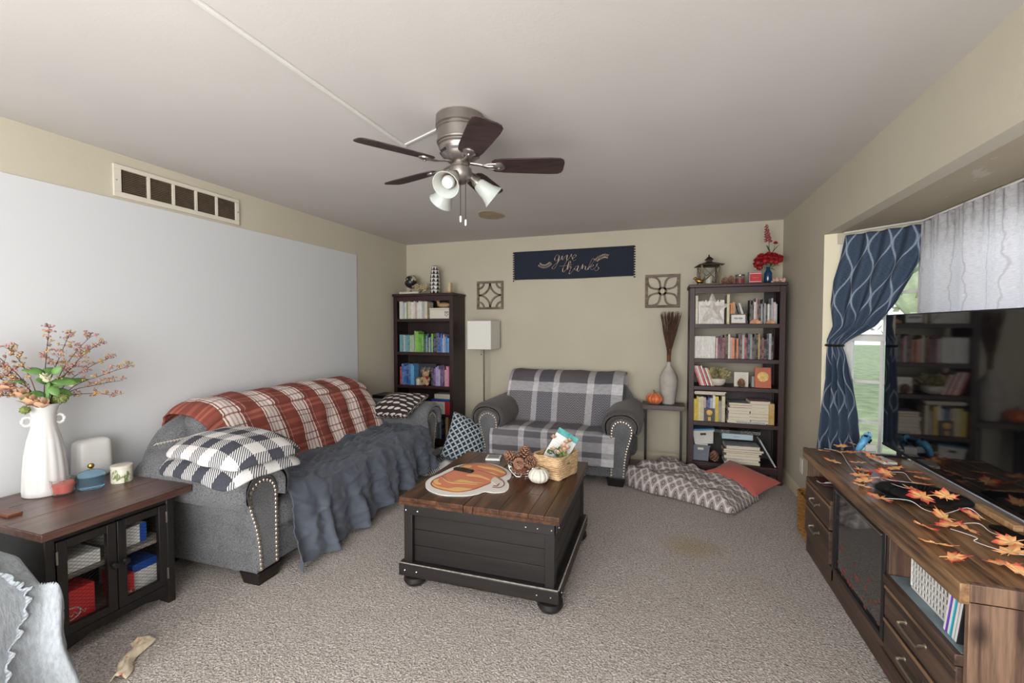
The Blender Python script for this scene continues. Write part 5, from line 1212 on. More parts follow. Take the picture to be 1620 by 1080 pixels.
MB().lathe([(.058, 0), (.062, .008), (.076, .10), (.088, .19), (.088, .235), (.078, .285), (.05, .34), (.026, .375), (.021, .40), (.023, .415), (.019, .415), (.017, .39)], 40).build('body', m_vase, vs_)
tw = thing('twig_bundle', 'broom-like bundle of brown twigs fanning out of the grey-white vase', 'twigs', (.045, 4.71, 1.05))
b = MB(); rnd = random.Random(11)
for k in range(150):
    a = rnd.uniform(0, 2 * PI); q = math.sqrt(rnd.random()); e = Vector((.105 * q * math.cos(a) + .01, .05 * q * math.sin(a), .49 + rnd.uniform(-.03, .03))); s0 = Vector((.012 * q * math.cos(a), .012 * q * math.sin(a), 0))
    mid = Vector((.022 * q * math.cos(a), .02 * q * math.sin(a), .13)); b.tube([s0, mid, mid.lerp(e, .5) + Vector((rnd.uniform(-.008, .008), 0, 0)), e], lambda t_: .0026 - .0014 * t_, 4, cap=False)
o = b.build('twigs', m_twig, tw, smooth=0); o['kind'] = 'stuff'
MB().lathe([(.016, -.01), (.020, .0), (.019, .07), (.022, .09)], 14).build('binding', solid('jute_binding', (104, 70, 44), .9, bump=.6, bsc=200), tw)
MB().tube([(.0255 * math.cos(a_), .0255 * math.sin(a_), .155) for a_ in [2 * PI * i / 20 for i in range(20)]], .002, 5, closed=True).build('wire_tie', m_gold, tw)
def pumpkin(label, loc, r, h, ribs, mat, stem, rz=0, lines=None, group=None):
    t = thing('pumpkin', label, 'pumpkin', loc, rz); mb = MB()
    prof = []
    for j in range(17):
        a = -PI / 2 + PI * j / 16; prof.append((max(.004, r * math.cos(a) * (1 - .05 * math.sin(a)) + (.0 if abs(math.sin(a)) < .95 else .004)), h / 2 + h / 2 * math.sin(a) - (.10 * h if j > 14 else 0) * (j - 14) / 2))
    mb.lathe(prof, ribs * 8, rf=lambda a, z: 1 - .10 * abs(math.cos(a * ribs / 2)) ** 6 * 1.0)
    mb.build('body', mat, t, smooth=80)
    MB().tube(smooth_path([(0, 0, h * .86), (.002, 0, h * 1.02), (-.012, 0, h * 1.2)], 4), lambda q: r * (.13 - .05 * q), 8).build('stem', stem, t)
    if lines:
        l = MB()
        for k in range(ribs):
            a = PI / ribs + 2 * PI * k / ribs
            a = 2 * PI * k / ribs + PI / ribs * 1
            l.tube([((rr * .905 + .001) * math.cos(a + PI / ribs), (rr * .905 + .001) * math.sin(a + PI / ribs), z) for rr, z in prof[1:-2]], .0018, 5)
        l.build('painted_rib_lines', lines, t)
    return t
m_orange = solid('orange_glaze', (206, 104, 50), .35, var=.08); m_stem = solid('pumpkin_stem', (120, 92, 62), .8)
pumpkin('orange ceramic pumpkin with pale rib lines on the side table', (-.085, 4.63, .651), .083, .115, 9, m_orange, m_stem, 0, m_cream)

# ---------------------------------------------------------------- floor cushions, basket
def sack(name, label, cat, mat, loc, rz, fn, nu=60, nv=50, us=1, vs_=1):
    t = thing(name, label, cat, loc, rz); mb = MB(); mb.grid(fn, nu, nv, us=us, vs_=vs_)
    return t, mb.build('cover', mat, t, solid=.012, smooth=80)
def bedf(u, v):
    # elongated puffy quilt: u along length, v across
    x = -.50 + 1.0 * u; w = .33 - .06 * u + .03 * math.sin(u * 7); y = (-.5 + v) * 2 * w + .10 * (0.5 - u) * 0 + .03 * N3(u * 4, v * 2, 1)
    e = min(1, 5.5 * min(u, 1 - u, v, 1 - v)); e = math.sqrt(max(0, 1 - (1 - e) ** 2)); h = (.15 - .06 * u) * e * (1 + .35 * N3(u * 5, v * 5, 3) + .2 * N3(u * 11, v * 9, 8)) + .012 * abs(math.sin(v * 9 + u * 5)) * e
    c = 1 - .25 * (abs(2 * u - 1) ** 4) * (abs(2 * v - 1)) ; return (x, y * c, .012 + max(0, h))
sack('floor_cushion', 'large rumpled taupe cushion with white diamond medallions on the carpet', 'cushion', m_medal, (.20, 4.12, 0), math.radians(-32), bedf, 80, 60, 1.2, .8)
pillow('throw_pillow', 'plain coral pillow resting against the right bookcase foot', m_coral, (.64, 4.23, .125), (math.radians(8), math.radians(9), math.radians(-40)), (.46, .34, .09), .03)
gbk = thing('wicker_basket', 'golden brown wicker basket on the carpet behind the TV stand end', 'basket', (.985, 3.46, 0))
m_wick = wood('golden_wicker', (120, 78, 32), (178, 128, 60), 2, 30, .7, .4, bump=.6)
b = MB()
for k in range(22):
    z = .008 + k * .0125; hx_, hy_ = .085 + .025 * z, .15 + .03 * z; pts = []
    for i in range(48):
        a = 2 * PI * i / 48; c, s = math.cos(a), math.sin(a); q = (abs(c) ** 5 + abs(s) ** 5) ** (-1 / 5); w_ = .003 * math.sin(i * PI / 2 * 1.0 + k * PI); pts.append((c * q * hx_ + c * w_, s * q * hy_ + s * w_, z))
    b.tube(pts, .0068, 5, closed=True, flat=1)
b.build('woven_wall', m_wick, gbk); MB().bb(-.08, .08, -.145, .145, .002, .01).build('basket_floor', m_wick, gbk)

# ---------------------------------------------------------------- coffee table things
ZC_ = .503
pm = thing('pumpkin_mat', 'orange pumpkin-shaped mat with white border on the coffee table', 'placemat', (-1.08, 2.42, ZC_))
pm_loc = Vector((-1.08, 2.42)); 
def flat(poly, z0, z1, mat, nm, n=5, closed=True):
    P = smooth_path([(x - pm_loc.x, y - pm_loc.y, 0) for x, y in poly], n, closed=True); MB().prism([(p.x, p.y) for p in P], z0, z1).build(nm, mat, pm, smooth=0)
flat(MAT_W, 0, .004, fabric('white_mat_cotton', (206, 202, 196), (224, 220, 214), 300, .3), 'white_border')
m_mo = fabric('orange_chenille', (192, 96, 52), (216, 122, 70), 300, .5); flat(MAT_O, .004, .0065, m_mo, 'pumpkin_patch')
m_my = fabric('yellow_chenille', (212, 160, 76), (228, 184, 104), 300, .5)
for y_ in (Y0, Y1, Y2, Y3, Y4, Y5, Y6): flat(y_, .0065, .008, m_my, 'yellow_highlight', 3)
flat(STEM, .004, .0075, fabric('cream_stem_cotton', (206, 190, 176), (222, 208, 194), 300, .4), 'stem_patch', 3)
m_mb = fabric('brown_stitching', (110, 56, 34), (134, 74, 48), 300, .4)
b = MB()
for l in (B0, B1, B2, B3, B4, B5): b.tube(smooth_path([(x - pm_loc.x, y - pm_loc.y, .0075) for x, y in l], 5), .0035, 5, flat=.5)
b.build('brown_outline', m_mb, pm)
rm = thing('remote_control', 'black remote control lying on the pumpkin mat', 'remote control', (-1.183, 2.532, ZC_ + .0085), math.radians(-10))
MB().bb(-.068, .068, -.018, .018, 0, .014).build('body', m_black, rm, bevel=.005); b = MB()
for i in range(6):
    for j in (-1, 1): b.lathe([(.0035, 0), (.003, .0012)], 8, c=(-.045 + i * .016, j * .008, .014))
b.build('buttons', m_dmetal, rm)
cbox('coaster_box', 'thin white square box at the back of the coffee table', 'box', (-1.108, 2.862, ZC_), (.10, .10, .014), m_paper, math.radians(12), marks=lambda t: MB().bb(-.038, .038, -.038, .038, .014, .0148).build('grey_print', m_greyc, t, smooth=0))
# wire bowl
wb = thing('wire_bowl', 'silver openwork wire bowl full of pine cones', 'bowl', (-.825, 2.62, ZC_))
bm_ = bmesh.new(); bmesh.ops.create_icosphere(bm_, subdivisions=3, radius=.088); rnd = random.Random(1)
bmesh.ops.delete(bm_, geom=[v for v in bm_.verts if v.co.z > .03], context='VERTS')
for v in bm_.verts: v.co += Vector((rnd.uniform(-.005, .005), rnd.uniform(-.005, .005), rnd.uniform(-.005, .005))); v.co.z = max(-.062, v.co.z) + .066
me_ = bpy.data.meshes.new('wire_web'); bm_.to_mesh(me_); bm_.free(); me_.materials.append(m_silver); o = bpy.data.objects.new('wire_web', me_); C.objects.link(o); o.parent = wb
w_ = o.modifiers.new('w', 'WIREFRAME'); w_.thickness = .0032; w_.use_even_offset = False
MB().tube([(.083 * math.cos(a_), .083 * math.sin(a_), .09) for a_ in [2 * PI * i / 32 for i in range(32)]], .003, 6, closed=True).build('rim', m_silver, wb)
MB().lathe([(.0, .005), (.05, .006), (.07, .03), (.078, .06), (.076, .06), (.066, .03), (.045, .010), (.001, .009)], 24, cap=False).build('copper_liner', solid('copper_liner', (150, 96, 74), .4, .6), wb)
for i, (lab, l, r, s) in enumerate((('largest pine cone, pointing up at the centre of the wire bowl', (-.82, 2.64, .575), (.1, .15, 0), 1.25), ('pine cone at the left rim of the wire bowl, tip pointing left', (-.865, 2.63, .585), (0, -1.1, .2), 1.05),
    ('pine cone at the front of the wire bowl, scales towards the viewer', (-.825, 2.575, .575), (1.1, .2, 0), .95), ('dark pine cone at the right rim of the wire bowl', (-.79, 2.60, .580), (.5, 1.1, 0), 1.0), ('pine cone at the back of the wire bowl, mostly hidden', (-.835, 2.68, .58), (-.7, -.3, 0), 1.0))):
    pinecone(lab, l, r, s, 'pine cones in the wire bowl')
m_wp = solid('white_weathered_pumpkin', (206, 202, 190), .6, var=.1, sc=25)
pumpkin('small white pumpkin beside the wire bowl on the coffee table', (-.685, 2.50, ZC_), .062, .09, 12, m_wp, m_stem)
# seagrass basket
sg = thing('woven_basket', 'square woven seagrass basket at the right edge of the coffee table', 'basket', (-.625, 2.69, ZC_), math.radians(-20))
b = MB(); rnd = random.Random(4)
def sq(a, hx_, hy_, p=9): c, s = math.cos(a), math.sin(a); q = (abs(c) ** p + abs(s) ** p) ** (-1 / p); return c * q * hx_, s * q * hy_
for k in range(11):
    z = .008 + k * .0125; pts = []
    for i in range(96):
        a = 2 * PI * i / 96; x, y = sq(a, .085 + .01 * k / 11, .11 + .01 * k / 11); w_ = .0028 * math.sin(i * 1.05 + k * 1.6); pts.append((x * (1 + w_ * 5), y * (1 + w_ * 5), z + .002 * math.sin(i * .5 + k)))
    b.tube(pts, .0074, 6, closed=True)
b.build('woven_wall', m_straw, sg); MB().bb(-.08, .08, -.105, .105, .002, .01).build('basket_floor', m_straw, sg)
mg = thing('magazine', 'white magazine with teal top and flower picture tilted in the basket', 'magazine', (-.635, 2.70, ZC_ + .10)); mg.rotation_euler = (math.radians(-24), math.radians(30), math.radians(8))
MB().bb(-.07, .07, -.004, .004, -.04, .175).build('cover', m_paper, mg, bevel=.001); MB().bb(-.07, .07, -.0048, -.004, .138, .175).build('teal_header', solid('teal_print', (70, 150, 148), .5, var=.4, sc=40), mg, smooth=0)
MB().lathe([(.036, 0), (.036, .001)], 20, c=(.025, -.004, .04), R=RX(PI / 2)).build('flower_picture', solid('flower_print', (206, 176, 150), .5, var=.5, sc=45), mg)
squig(mg, -.05, .03, -.005, .10, .006, m_greyc, 9, .0008); squig(mg, -.05, .0, -.005, .085, .006, m_greyc, 7, .0008)
ff = thing('faux_flowers', 'peach faux flowers with green leaves filling the woven basket', 'flowers', (-.605, 2.68, ZC_ + .09)); b = MB(); rnd = random.Random(6)
for i in range(11): bloom(b, (rnd.uniform(-.06, .085), rnd.uniform(-.06, .07), .04 + rnd.uniform(0, .05) + (.04 if i % 4 == 0 else 0)), .026, 12, i)
b.build('blossoms', solid('blush_petal', (216, 180, 152), .7, var=.15, sc=30), ff); b = MB()
for k in range(46): leaf(b, (rnd.uniform(-.07, .08), rnd.uniform(-.07, .07), rnd.uniform(0, .05)), (rnd.uniform(-1, 1), rnd.uniform(-1, .4), rnd.uniform(.1, 1)), .045, .02)
b.build('leaves', m_green, ff)

# ---------------------------------------------------------------- end table
ET = thing('end_table', 'black end table with brown plank top and wire-mesh doors', 'end table', (-2.70, 1.37, 0))
x0, x1, y0, y1 = -.32, .315, -.285, .225     # body; front faces +x
tp = MB()
MB().bb(-.33, .365, -.315, .287, .553, .585).build('top_frame', m_et_top, ET, bevel=.004)
for a_, b_ in ((-.33, -.12), (-.119, .12), (.121, .365)): MB().bb(a_ + .001, b_ - .001, -.314, .286, .583, .5885).build('top_board', m_et_top, ET, bevel=.001)
for (a_, b_) in ((x1 - .07, x1), (x0, x0 + .05)):
    for (c_, d_) in ((y0, y0 + .036), (y1 - .036, y1)): MB().bb(a_, b_, c_, d_, 0, .553).build('leg', m_blackwood_z, ET, bevel=.004)
for y in (y0 + .008, y1 - .02): MB().bb(x0 + .05, x1 - .07, y, y + .012, .07, .553).build('side_panel', m_blackwood, ET, smooth=0)
MB().bb(x0, x0 + .01, y0 + .036, y1 - .036, .07, .553).build('back_panel', m_blackwood, ET, smooth=0)
MB().bb(x1 - .03, x1 - .004, y0 + .036, y1 - .036, .52, .553).build('front_rail', m_blackwood, ET, bevel=.002)
ap = [(y0 + .036, .10), (y0 + .036, .035), (y0 + .09, .045), (y0 + .14, .06), (y1 - .14, .06), (y1 - .09, .045), (y1 - .036, .035), (y1 - .036, .10)]
MB().prism(ap, x1 - .03, x1 - .004, 'x').build('front_apron', m_blackwood, ET, bevel=.002)
m_et_sh = wood('grey_shelf', (104, 98, 94), (150, 144, 138), 1, 8, .6)
for z in (.09, .325): MB().bb(x0 + .01, x1 - .035, y0 + .02, y1 - .02, z, z + .018).build('inner_shelf', m_et_sh, ET, smooth=0)
ym = (y0 + y1) / 2
for (a_, b_, hs) in ((y0 + .038, ym - .002, 1), (ym + .002, y1 - .038, -1)):
    d = MB(); t_ = .036; z0, z1 = .105, .515
    d.bb(x1 - .022, x1 + .002, a_, a_ + t_, z0, z1).bb(x1 - .022, x1 + .002, b_ - t_, b_, z0, z1).bb(x1 - .022, x1 + .002, a_ + t_, b_ - t_, z0, z0 + t_).bb(x1 - .022, x1 + .002, a_ + t_, b_ - t_, z1 - t_, z1)
    dr = d.build('door', m_blackwood_z, ET, bevel=.002)
    w_ = MB(); ya, yb, za, zb = a_ + t_, b_ - t_, z0 + t_, z1 - t_; st_ = .0155
    for sgn in (1, -1):
        k = -30
        while k < 60:
            # lines z = c + sgn*.55*(y-ya)
            c = za + k * st_; pts = []
            for y in (ya, yb):
                pts.append((y, c + sgn * .55 * (y - ya)))
            (p0, q0), (p1, q1) = pts; k += 1
            if max(q0, q1) <= za or min(q0, q1) >= zb: continue
            def cl(p, q, P, Q):
                for lim, up in ((za, False), (zb, True)):
                    if (q > lim) if up else (q < lim): p, q = p + (P - p) * (lim - q) / (Q - q), lim
                return p, q
            A_ = cl(p0, q0, p1, q1); B_ = cl(p1, q1, p0, q0); w_.rod((x1 - .008 + sgn * .0006, *A_), (x1 - .008 + sgn * .0006, *B_), .0007, 4)
    o = w_.build('wire_mesh', m_dmetal, dr, smooth=0); o['kind'] = 'stuff'
    ky = b_ - .02 if hs > 0 else a_ + .02
    MB().lathe([(.006, 0), (.006, .012), (.014, .016), (.0165, .024), (.012, .033), (.002, .035)], 18, R=RY(PI / 2), c=(x1 + .002, ky, .325)).build('knob', m_black, dr)
    hy_ = a_ if hs > 0 else b_
    for z in (.16, .45): MB().bb(x1 + .001, x1 + .006, hy_ - .004, hy_ + .004, z - .028, z + .028).build('hinge', m_metal, dr, bevel=.001)
exl, eyl = -2.70, 1.37
cbox('game_box', 'red box with white oval emblem behind the left mesh door', 'box', (-2.59, 1.205, .109), (.30, .15, .15), solid('bright_red_card', (228, 62, 64), .5, var=.03), marks=lambda t: (squig(t, -.03, .04, .1505, .045, .02, m_paper, 3, .003, ax='x'), MB().tube([(.15, -.02 + .042 * math.cos(q), .05 + .026 * math.sin(q)) for q in [2 * PI * i / 24 for i in range(24)]], .003, 5, closed=True).build('oval_emblem', m_paper, t), MB().tube([(.10 + .035 * math.cos(q), .0 + .045 * math.sin(q), .136) for q in [2 * PI * i / 24 for i in range(24)]], .003, 5, closed=True).build('oval_emblem', m_paper, t)))
cbox('card_box', 'white box with blue lid behind the right mesh door, lower shelf', 'box', (-2.59, 1.50, .109), (.26, .11, .13), m_paper, lidm=m_bluebox, marks=lambda t: squig(t, -.03, .04, .1305, .05, .012, m_greyc, 4, .0015, ax='x'))
cbox('small_red_box', 'small upright red box left of the blue-lidded box', 'box', (-2.50, 1.405, .109), (.16, .045, .12), m_redbox, marks=lambda t: squig(t, -.012, .012, .0805, .03, .03, m_paper, 3, .002, ax='x'))
cbox('paper_pile', 'pile of white papers on the upper shelf behind the left mesh door', 'papers', (-2.58, 1.215, .344), (.30, .17, .06), m_paper)
cbox('game_box', 'white box with blue stripe on the upper shelf, right mesh door', 'box', (-2.60, 1.45, .344), (.28, .12, .09), m_paper, marks=lambda t: MB().bb(.14, .1415, .03, .06, 0, .09).build('blue_stripe', m_bluebox, t, smooth=0))
cbox('wood_block', 'small flat orange-brown wooden block at the far left of the end table', 'block', (-2.73, 1.125, .589), (.12, .05, .012), m_top_end)
# pitcher vase
pv = thing('pitcher_vase', 'tall white fluted ceramic vase with two small ring handles', 'vase', (-2.90, 1.335, .589))
prof = [(.078, 0), (.084, .006), (.083, .03), (.079, .12), (.072, .20), (.061, .27), (.050, .32), (.044, .35), (.045, .39), (.053, .42), (.064, .445), (.060, .446), (.05, .425), (.041, .39), (.04, .35)]
MB().lathe(prof, 96, rf=lambda a, z: 1 + (.035 * (1 - abs(math.sin(a * 7)) ** 3) if .02 < z < .28 else 0) + .02 * (z > .44) * math.cos(2 * a)).build('body', m_ceramic, pv, smooth=60)
for s in (-1, 1):
    a0 = math.radians(70 if s > 0 else 250); R = RZ(a0); b = MB(); b.T = M4((0, 0, .365), R)
    b.tube([(.056 + .017 * math.cos(q), 0, .021 * math.sin(q)) for q in [2 * PI * i / 20 for i in range(20)]], .0075, 8, closed=True); b.build('ring_handle', m_ceramic, pv)
bq = thing('bouquet', 'autumn bouquet of berry branches, green leaves and peach blooms in the white vase', 'flowers', (-2.90, 1.335, 1.02))
st_ = MB(); be_ = MB(); bm2 = MB(); rnd = random.Random(21)
BR = [(.0, .30, .17), (.01, .36, .13), (-.02, .33, .06), (.0, .31, -.01), (0, .20, .27), (-.01, .24, .24), (.02, .09, .29), (.0, .02, .31), (0, -.22, .26), (.02, -.19, .20), (-.02, -.26, .16), (.01, -.30, .12), (0, -.13, .13), (.06, -.24, .05), (.02, .15, .2), (.03, -.12, .23)]
for i, (dx, dy, dz) in enumerate(BR):
    e = Vector((dx + rnd.uniform(-.03, .05), dy, dz * 1.2 + .02)); P = smooth_path([(0, 0, -.15), e * .25 + Vector((0, 0, .02)), e * .65 + Vector((0, 0, .02 + rnd.uniform(-.01, .02))), e], 6)
    st_.tube(P, lambda q: .0028 - .0016 * q, 5)
    for k in range(9, len(P)):
        if rnd.random() < .9:
            for s_ in range(2):
                off = Vector((rnd.uniform(-.022, .022), rnd.uniform(-.024, .024), rnd.uniform(-.008, .026))); c = P[k] + off; st_.rod(P[k], c, .0009, 4)
                tgt = be_ if rnd.random() < .55 else bm2
                for q in range(5): tgt.ball(c + Vector((rnd.uniform(-.010, .010), rnd.uniform(-.012, .012), rnd.uniform(-.004, .008))), rnd.uniform(.003, .0058), 5)
st_.build('branches', m_twig, bq); be_.build('dusty_berries', m_berry, bq)['kind'] = 'stuff'; bm2.build('mustard_buds', m_mustard, bq)['kind'] = 'stuff'
b = MB()
for c, d, L_, W_ in (((.02, .02, .10), (.1, .25, .12), .085, .05), ((.02, -.02, .16), (.0, .8, .35), .075, .04), ((.02, .0, .17), (0, -.9, .25), .08, .038), ((.03, .02, .12), (.3, .9, -.05), .10, .042), ((.03, 0, .12), (.4, -.6, .3), .06, .042), ((.04, .01, .10), (.5, .1, -.5), .06, .04), ((.02, .03, .08), (.2, .7, -.3), .08, .04),
    ((.0, -.06, .13), (0, -.9, .25), .06, .02), ((.0, .03, .05), (.1, .9, -.05), .085, .03), ((.02, 0, .06), (.2, -.7, .2), .07, .035), ((.04, .02, .16), (.4, .3, .5), .05, .035), ((.0, .08, .11), (.1, 1, .1), .11, .03)): leaf(b, c, d, L_, W_, up=Vector((.8, -.35, .5)))
b.tube([(.02, 0, -.05), (.02, .01, .06), (.03, .01, .12)], .009, 6); b.build('green_leaves', m_green, bq, solid=.001)
b = MB()
for i, c in enumerate(((.03, -.06, .02), (.02, -.09, .055), (-.01, -.12, .09), (.05, -.03, -.0))): b = MB(); bloom(b, c, .052, 9, i + 40); b.build('peach_bloom', m_peach, bq)

m_pod = solid('olive_green_pod', (116, 128, 66), .7, var=.3, sc=40); m_crp = solid('cream_petal', (214, 212, 182), .6, var=.1)
for c, r in (((.03, .055, .035), .026), ((.0, .05, .02), .022), ((.04, -.085, .0), .018), ((.02, -.07, .06), .02)):
    b = MB(); b.ball(c, r, 12)
    for k in range(60):
        d = Vector((rnd.gauss(0, 1), rnd.gauss(0, 1), rnd.gauss(0, 1))).normalized(); b.ball(Vector(c) + d * r, r * .2, 5)
    b.build('green_pod', m_pod, bq)
for i, c in enumerate(((.05, -.005, .12), (.03, .10, .085), (.04, -.01, .135))): b = MB(); bloom(b, c, .035, 8, i); b.build('cream_bloom', m_crp, bq)
# candles and speaker
rc = thing('jar_candle', 'red candle in a clear flared glass beside the white vase', 'candle', (-2.80, 1.355, .589))
MB().lathe([(.036, 0), (.042, .005), (.050, .075), (.049, .078), (.046, .075), (.038, .010), (.001, .009)], 32, cap=False).build('glass_cup', m_jar, rc)
m_rw, t = new_mat('coral_red_wax', .4); t.col(lin((200, 72, 60))); t.b.inputs['Subsurface Weight'].default_value = .3; t.b.inputs['Subsurface Radius'].default_value = (.02, .005, .003)
MB().lathe([(.036, .01), (.0435, .052), (.001, .054)], 28).build('wax', m_rw, rc); MB().rod((0, 0, .05), (.002, 0, .062), .001).build('wick', m_black, rc)
bc = thing('lidded_jar', 'ribbed blue glass jar with gold-knobbed lid', 'jar', (-2.775, 1.455, .589))
m_bg = glassy('pale_blue_glass', (150, 184, 206), .06, .9)
MB().lathe([(.046, 0), (.052, .006)] + [(.053 + .0015 * (k % 2), .010 + k * .006) for k in range(8)] + [(.052, .062), (.045, .064), (.001, .058)], 36, cap=True).build('ribbed_bowl', m_bg, bc, smooth=60)
MB().lathe([(.054, .064), (.055, .07), (.045, .084), (.02, .093), (.006, .095)], 36).build('glass_lid', m_bg, bc); MB().lathe([(.005, .094), (.005, .1), (.0125, .106), (.0145, .115), (.010, .124), (.001, .127)], 20).build('gold_knob', m_gold, bc)
fc = thing('floral_tin_candle', 'pale floral-printed candle jar at the far corner of the end table', 'candle', (-2.74, 1.57, .589))
m_flo, t = new_mat('leafy_print', .4); f_ = t.noise(t.map(t.obj(), (1, 1, .6)), 34, 3, .6, 1.5); t.col(t.ramp(f_, [(.4, lin((214, 210, 196))), (.55, lin((206, 202, 186))), (.58, lin((128, 138, 92))), (.7, lin((96, 112, 70)))]))
MB().lathe([(.045, 0), (.046, .004), (.046, .072), (.044, .074)], 32).build('printed_jar', m_flo, fc); MB().lathe([(.047, .074), (.047, .088), (.042, .09), (.001, .086)], 32).build('lid', m_cream, fc)
ws = thing('white_speaker', 'plain white rounded mesh-router speaker against the wall on the end table', 'speaker', (-2.975, 1.565, .589))
MB().rbox((.105, .165, .21), .03, (0, 0, .004), 8, lambda w: (w.x * (1 - .2 * (w.z + .1)), w.y * (1 - .4 * (w.z + .1)), w.z), c=(0, 0, .105)).build('shell', m_ceramic, ws, weld=True)
MB().tube(smooth_path([(.055, -.05, .02), (.08, -.03, .035), (.1, -.02, .045)], 4), .003, 6).build('cable', m_black, ws)
# ---------------------------------------------------------------- TV stand
TS = thing('tv_stand', 'long rustic brown TV stand with electric fireplace insert and drawers', 'tv stand', (.865, 2.46, 0))
# local: front at x=0 facing -x, body to x=.43; y -.79 .. .79
YA, YB_ = -.79, .79; D = .475
MB().bb(-.02, D, YA - .0, YB_ + .01, .595, .618).build('top_underboard', m_rustic, TS, smooth=0)
bnds = [-.022, .10, .225, .35, D]
for a_, b_ in zip(bnds, bnds[1:]): MB().bb(a_ + .0006, b_ - .0006, YA - .002, YB_ + .012, .616, .65).build('top_plank', m_rustic, TS, bevel=.0015)
MB().bb(-.025, .0, YA - .004, YB_ + .014, .590, .652).build('front_edge', m_rustic, TS, bevel=.003)
MB().bb(0, D, YA, YA + .02, 0, .60).build('end_panel', m_rustic_z, TS, bevel=.002)
MB().bb(0, D, YA - .004, YA + .02, .60, .652).build('end_trim', m_rustic_z, TS, bevel=.002)
MB().bb(0, D, YB_ - .02, YB_, 0, .60).build('end_panel', m_rustic_z, TS, bevel=.002)
for y in (-.285, .325): MB().bb(0, D, y - .012, y + .012, .05, .60).build('divider', m_rustic_z, TS, bevel=.002)
MB().bb(D - .01, D, YA + .02, YB_ - .02, .05, .60).build('back_panel', m_black, TS, smooth=0)
MB().bb(.0, .02, YA + .02, YB_ - .02, .0, .115).build('plinth', m_rustic_f, TS, bevel=.003); MB().bb(.02, D - .01, YA + .02, YB_ - .02, .10, .118).build('bottom_board', m_rustic_f, TS, smooth=0)
MB().bb(-.012, .012, YA + .0, -.26, .02, .10).build('base_moulding', m_rustic_f, TS, bevel=.003)
m_hand = solid('pewter_handle', (150, 140, 126), .35, .9)
def drawer(y0, y1, z0, z1, hl):
    d = MB().bb(-.014, .012, y0 + .004, y1 - .004, z0 + .003, z1 - .003).build('drawer', m_rustic_f, TS, bevel=.003)
    MB().bb(-.0165, -.0135, y0 + .004, y1 - .004, z1 - .018, z1 - .004).build('top_lip', m_rustic, d, bevel=.001)
    y = (y0 + y1) / 2; z = (z0 + z1) / 2 + .01; h = MB(); h.tube(smooth_path([(-.014, y - hl, z), (-.034, y - hl, z - .002), (-.038, y - hl * .9, z - .010), (-.038, y + hl * .9, z - .010), (-.034, y + hl, z - .002), (-.014, y + hl, z)], 3), .0042, 7, flat=1.4)
    h.lathe([(.010, 0), (.007, .004)], 12, c=(-.014, y - hl, z), R=RY(-PI / 2)).lathe([(.010, 0), (.007, .004)], 12, c=(-.014, y + hl, z), R=RY(-PI / 2)); h.build('handle', m_hand, d)
# far section (cubby + two drawers), near section (cubby + two drawers)
MB().bb(-.012, D - .01, .337, YB_ - .02, .455, .478).build('cubby_shelf', m_rustic_f, TS, bevel=.002)
drawer(.337, YB_ - .02, .315, .455, .05); drawer(.337, YB_ - .02, .13, .312, .05)
MB().bb(-.02, D - .01, YA + .02, -.297, .385, .42).build('cubby_shelf', m_rustic_f, TS, bevel=.003); MB().bb(0.0, D - .02, YA + .03, -.31, .42, .4225).build('shelf_liner', solid('blue_grey_liner', (116, 132, 140), .7, var=.25, sc=10), TS, smooth=0)
drawer(YA + .02, -.297, .25, .383, .065); drawer(YA + .02, -.297, .112, .248, .065)
fp = MB(); fp.bb(-.006, .012, -.273, -.245, .125, .585).bb(-.006, .012, .285, .313, .125, .585).bb(-.006, .012, -.245, .285, .545, .585).bb(-.006, .012, -.245, .285, .125, .145)
fo_ = fp.build('fireplace_frame', m_black, TS, bevel=.002)
MB().bb(-.010, .0, -.245, .285, .552, .560).build('vent_strip', m_metal, fo_, bevel=.001)
m_fg, t = new_mat('dark_fireplace_glass', .08); f_ = t.noise(t.obj(), 60, 2, .8); t.col(t.ramp(f_, [(.3, lin((30, 30, 32))), (.7, lin((58, 58, 58)))])); t.b.inputs['Coat Weight'].default_value = .5
MB().bb(.004, .008, -.245, .285, .145, .545).build('glass_front', m_fg, fo_, smooth=0)
m_emb = solid('ember_log', (120, 58, 50), .8, var=.5, sc=40); b = MB(); rnd = random.Random(3)
for k in range(34):
    y = rnd.uniform(-.22, .26); z = .15 + rnd.random() ** 1.8 * .15; b.ball((.0035, y, z), rnd.uniform(.006, .013), 6, sc=(.12, 1.2, .8))
o = b.build('faux_embers', m_emb, fo_); o['kind'] = 'stuff'
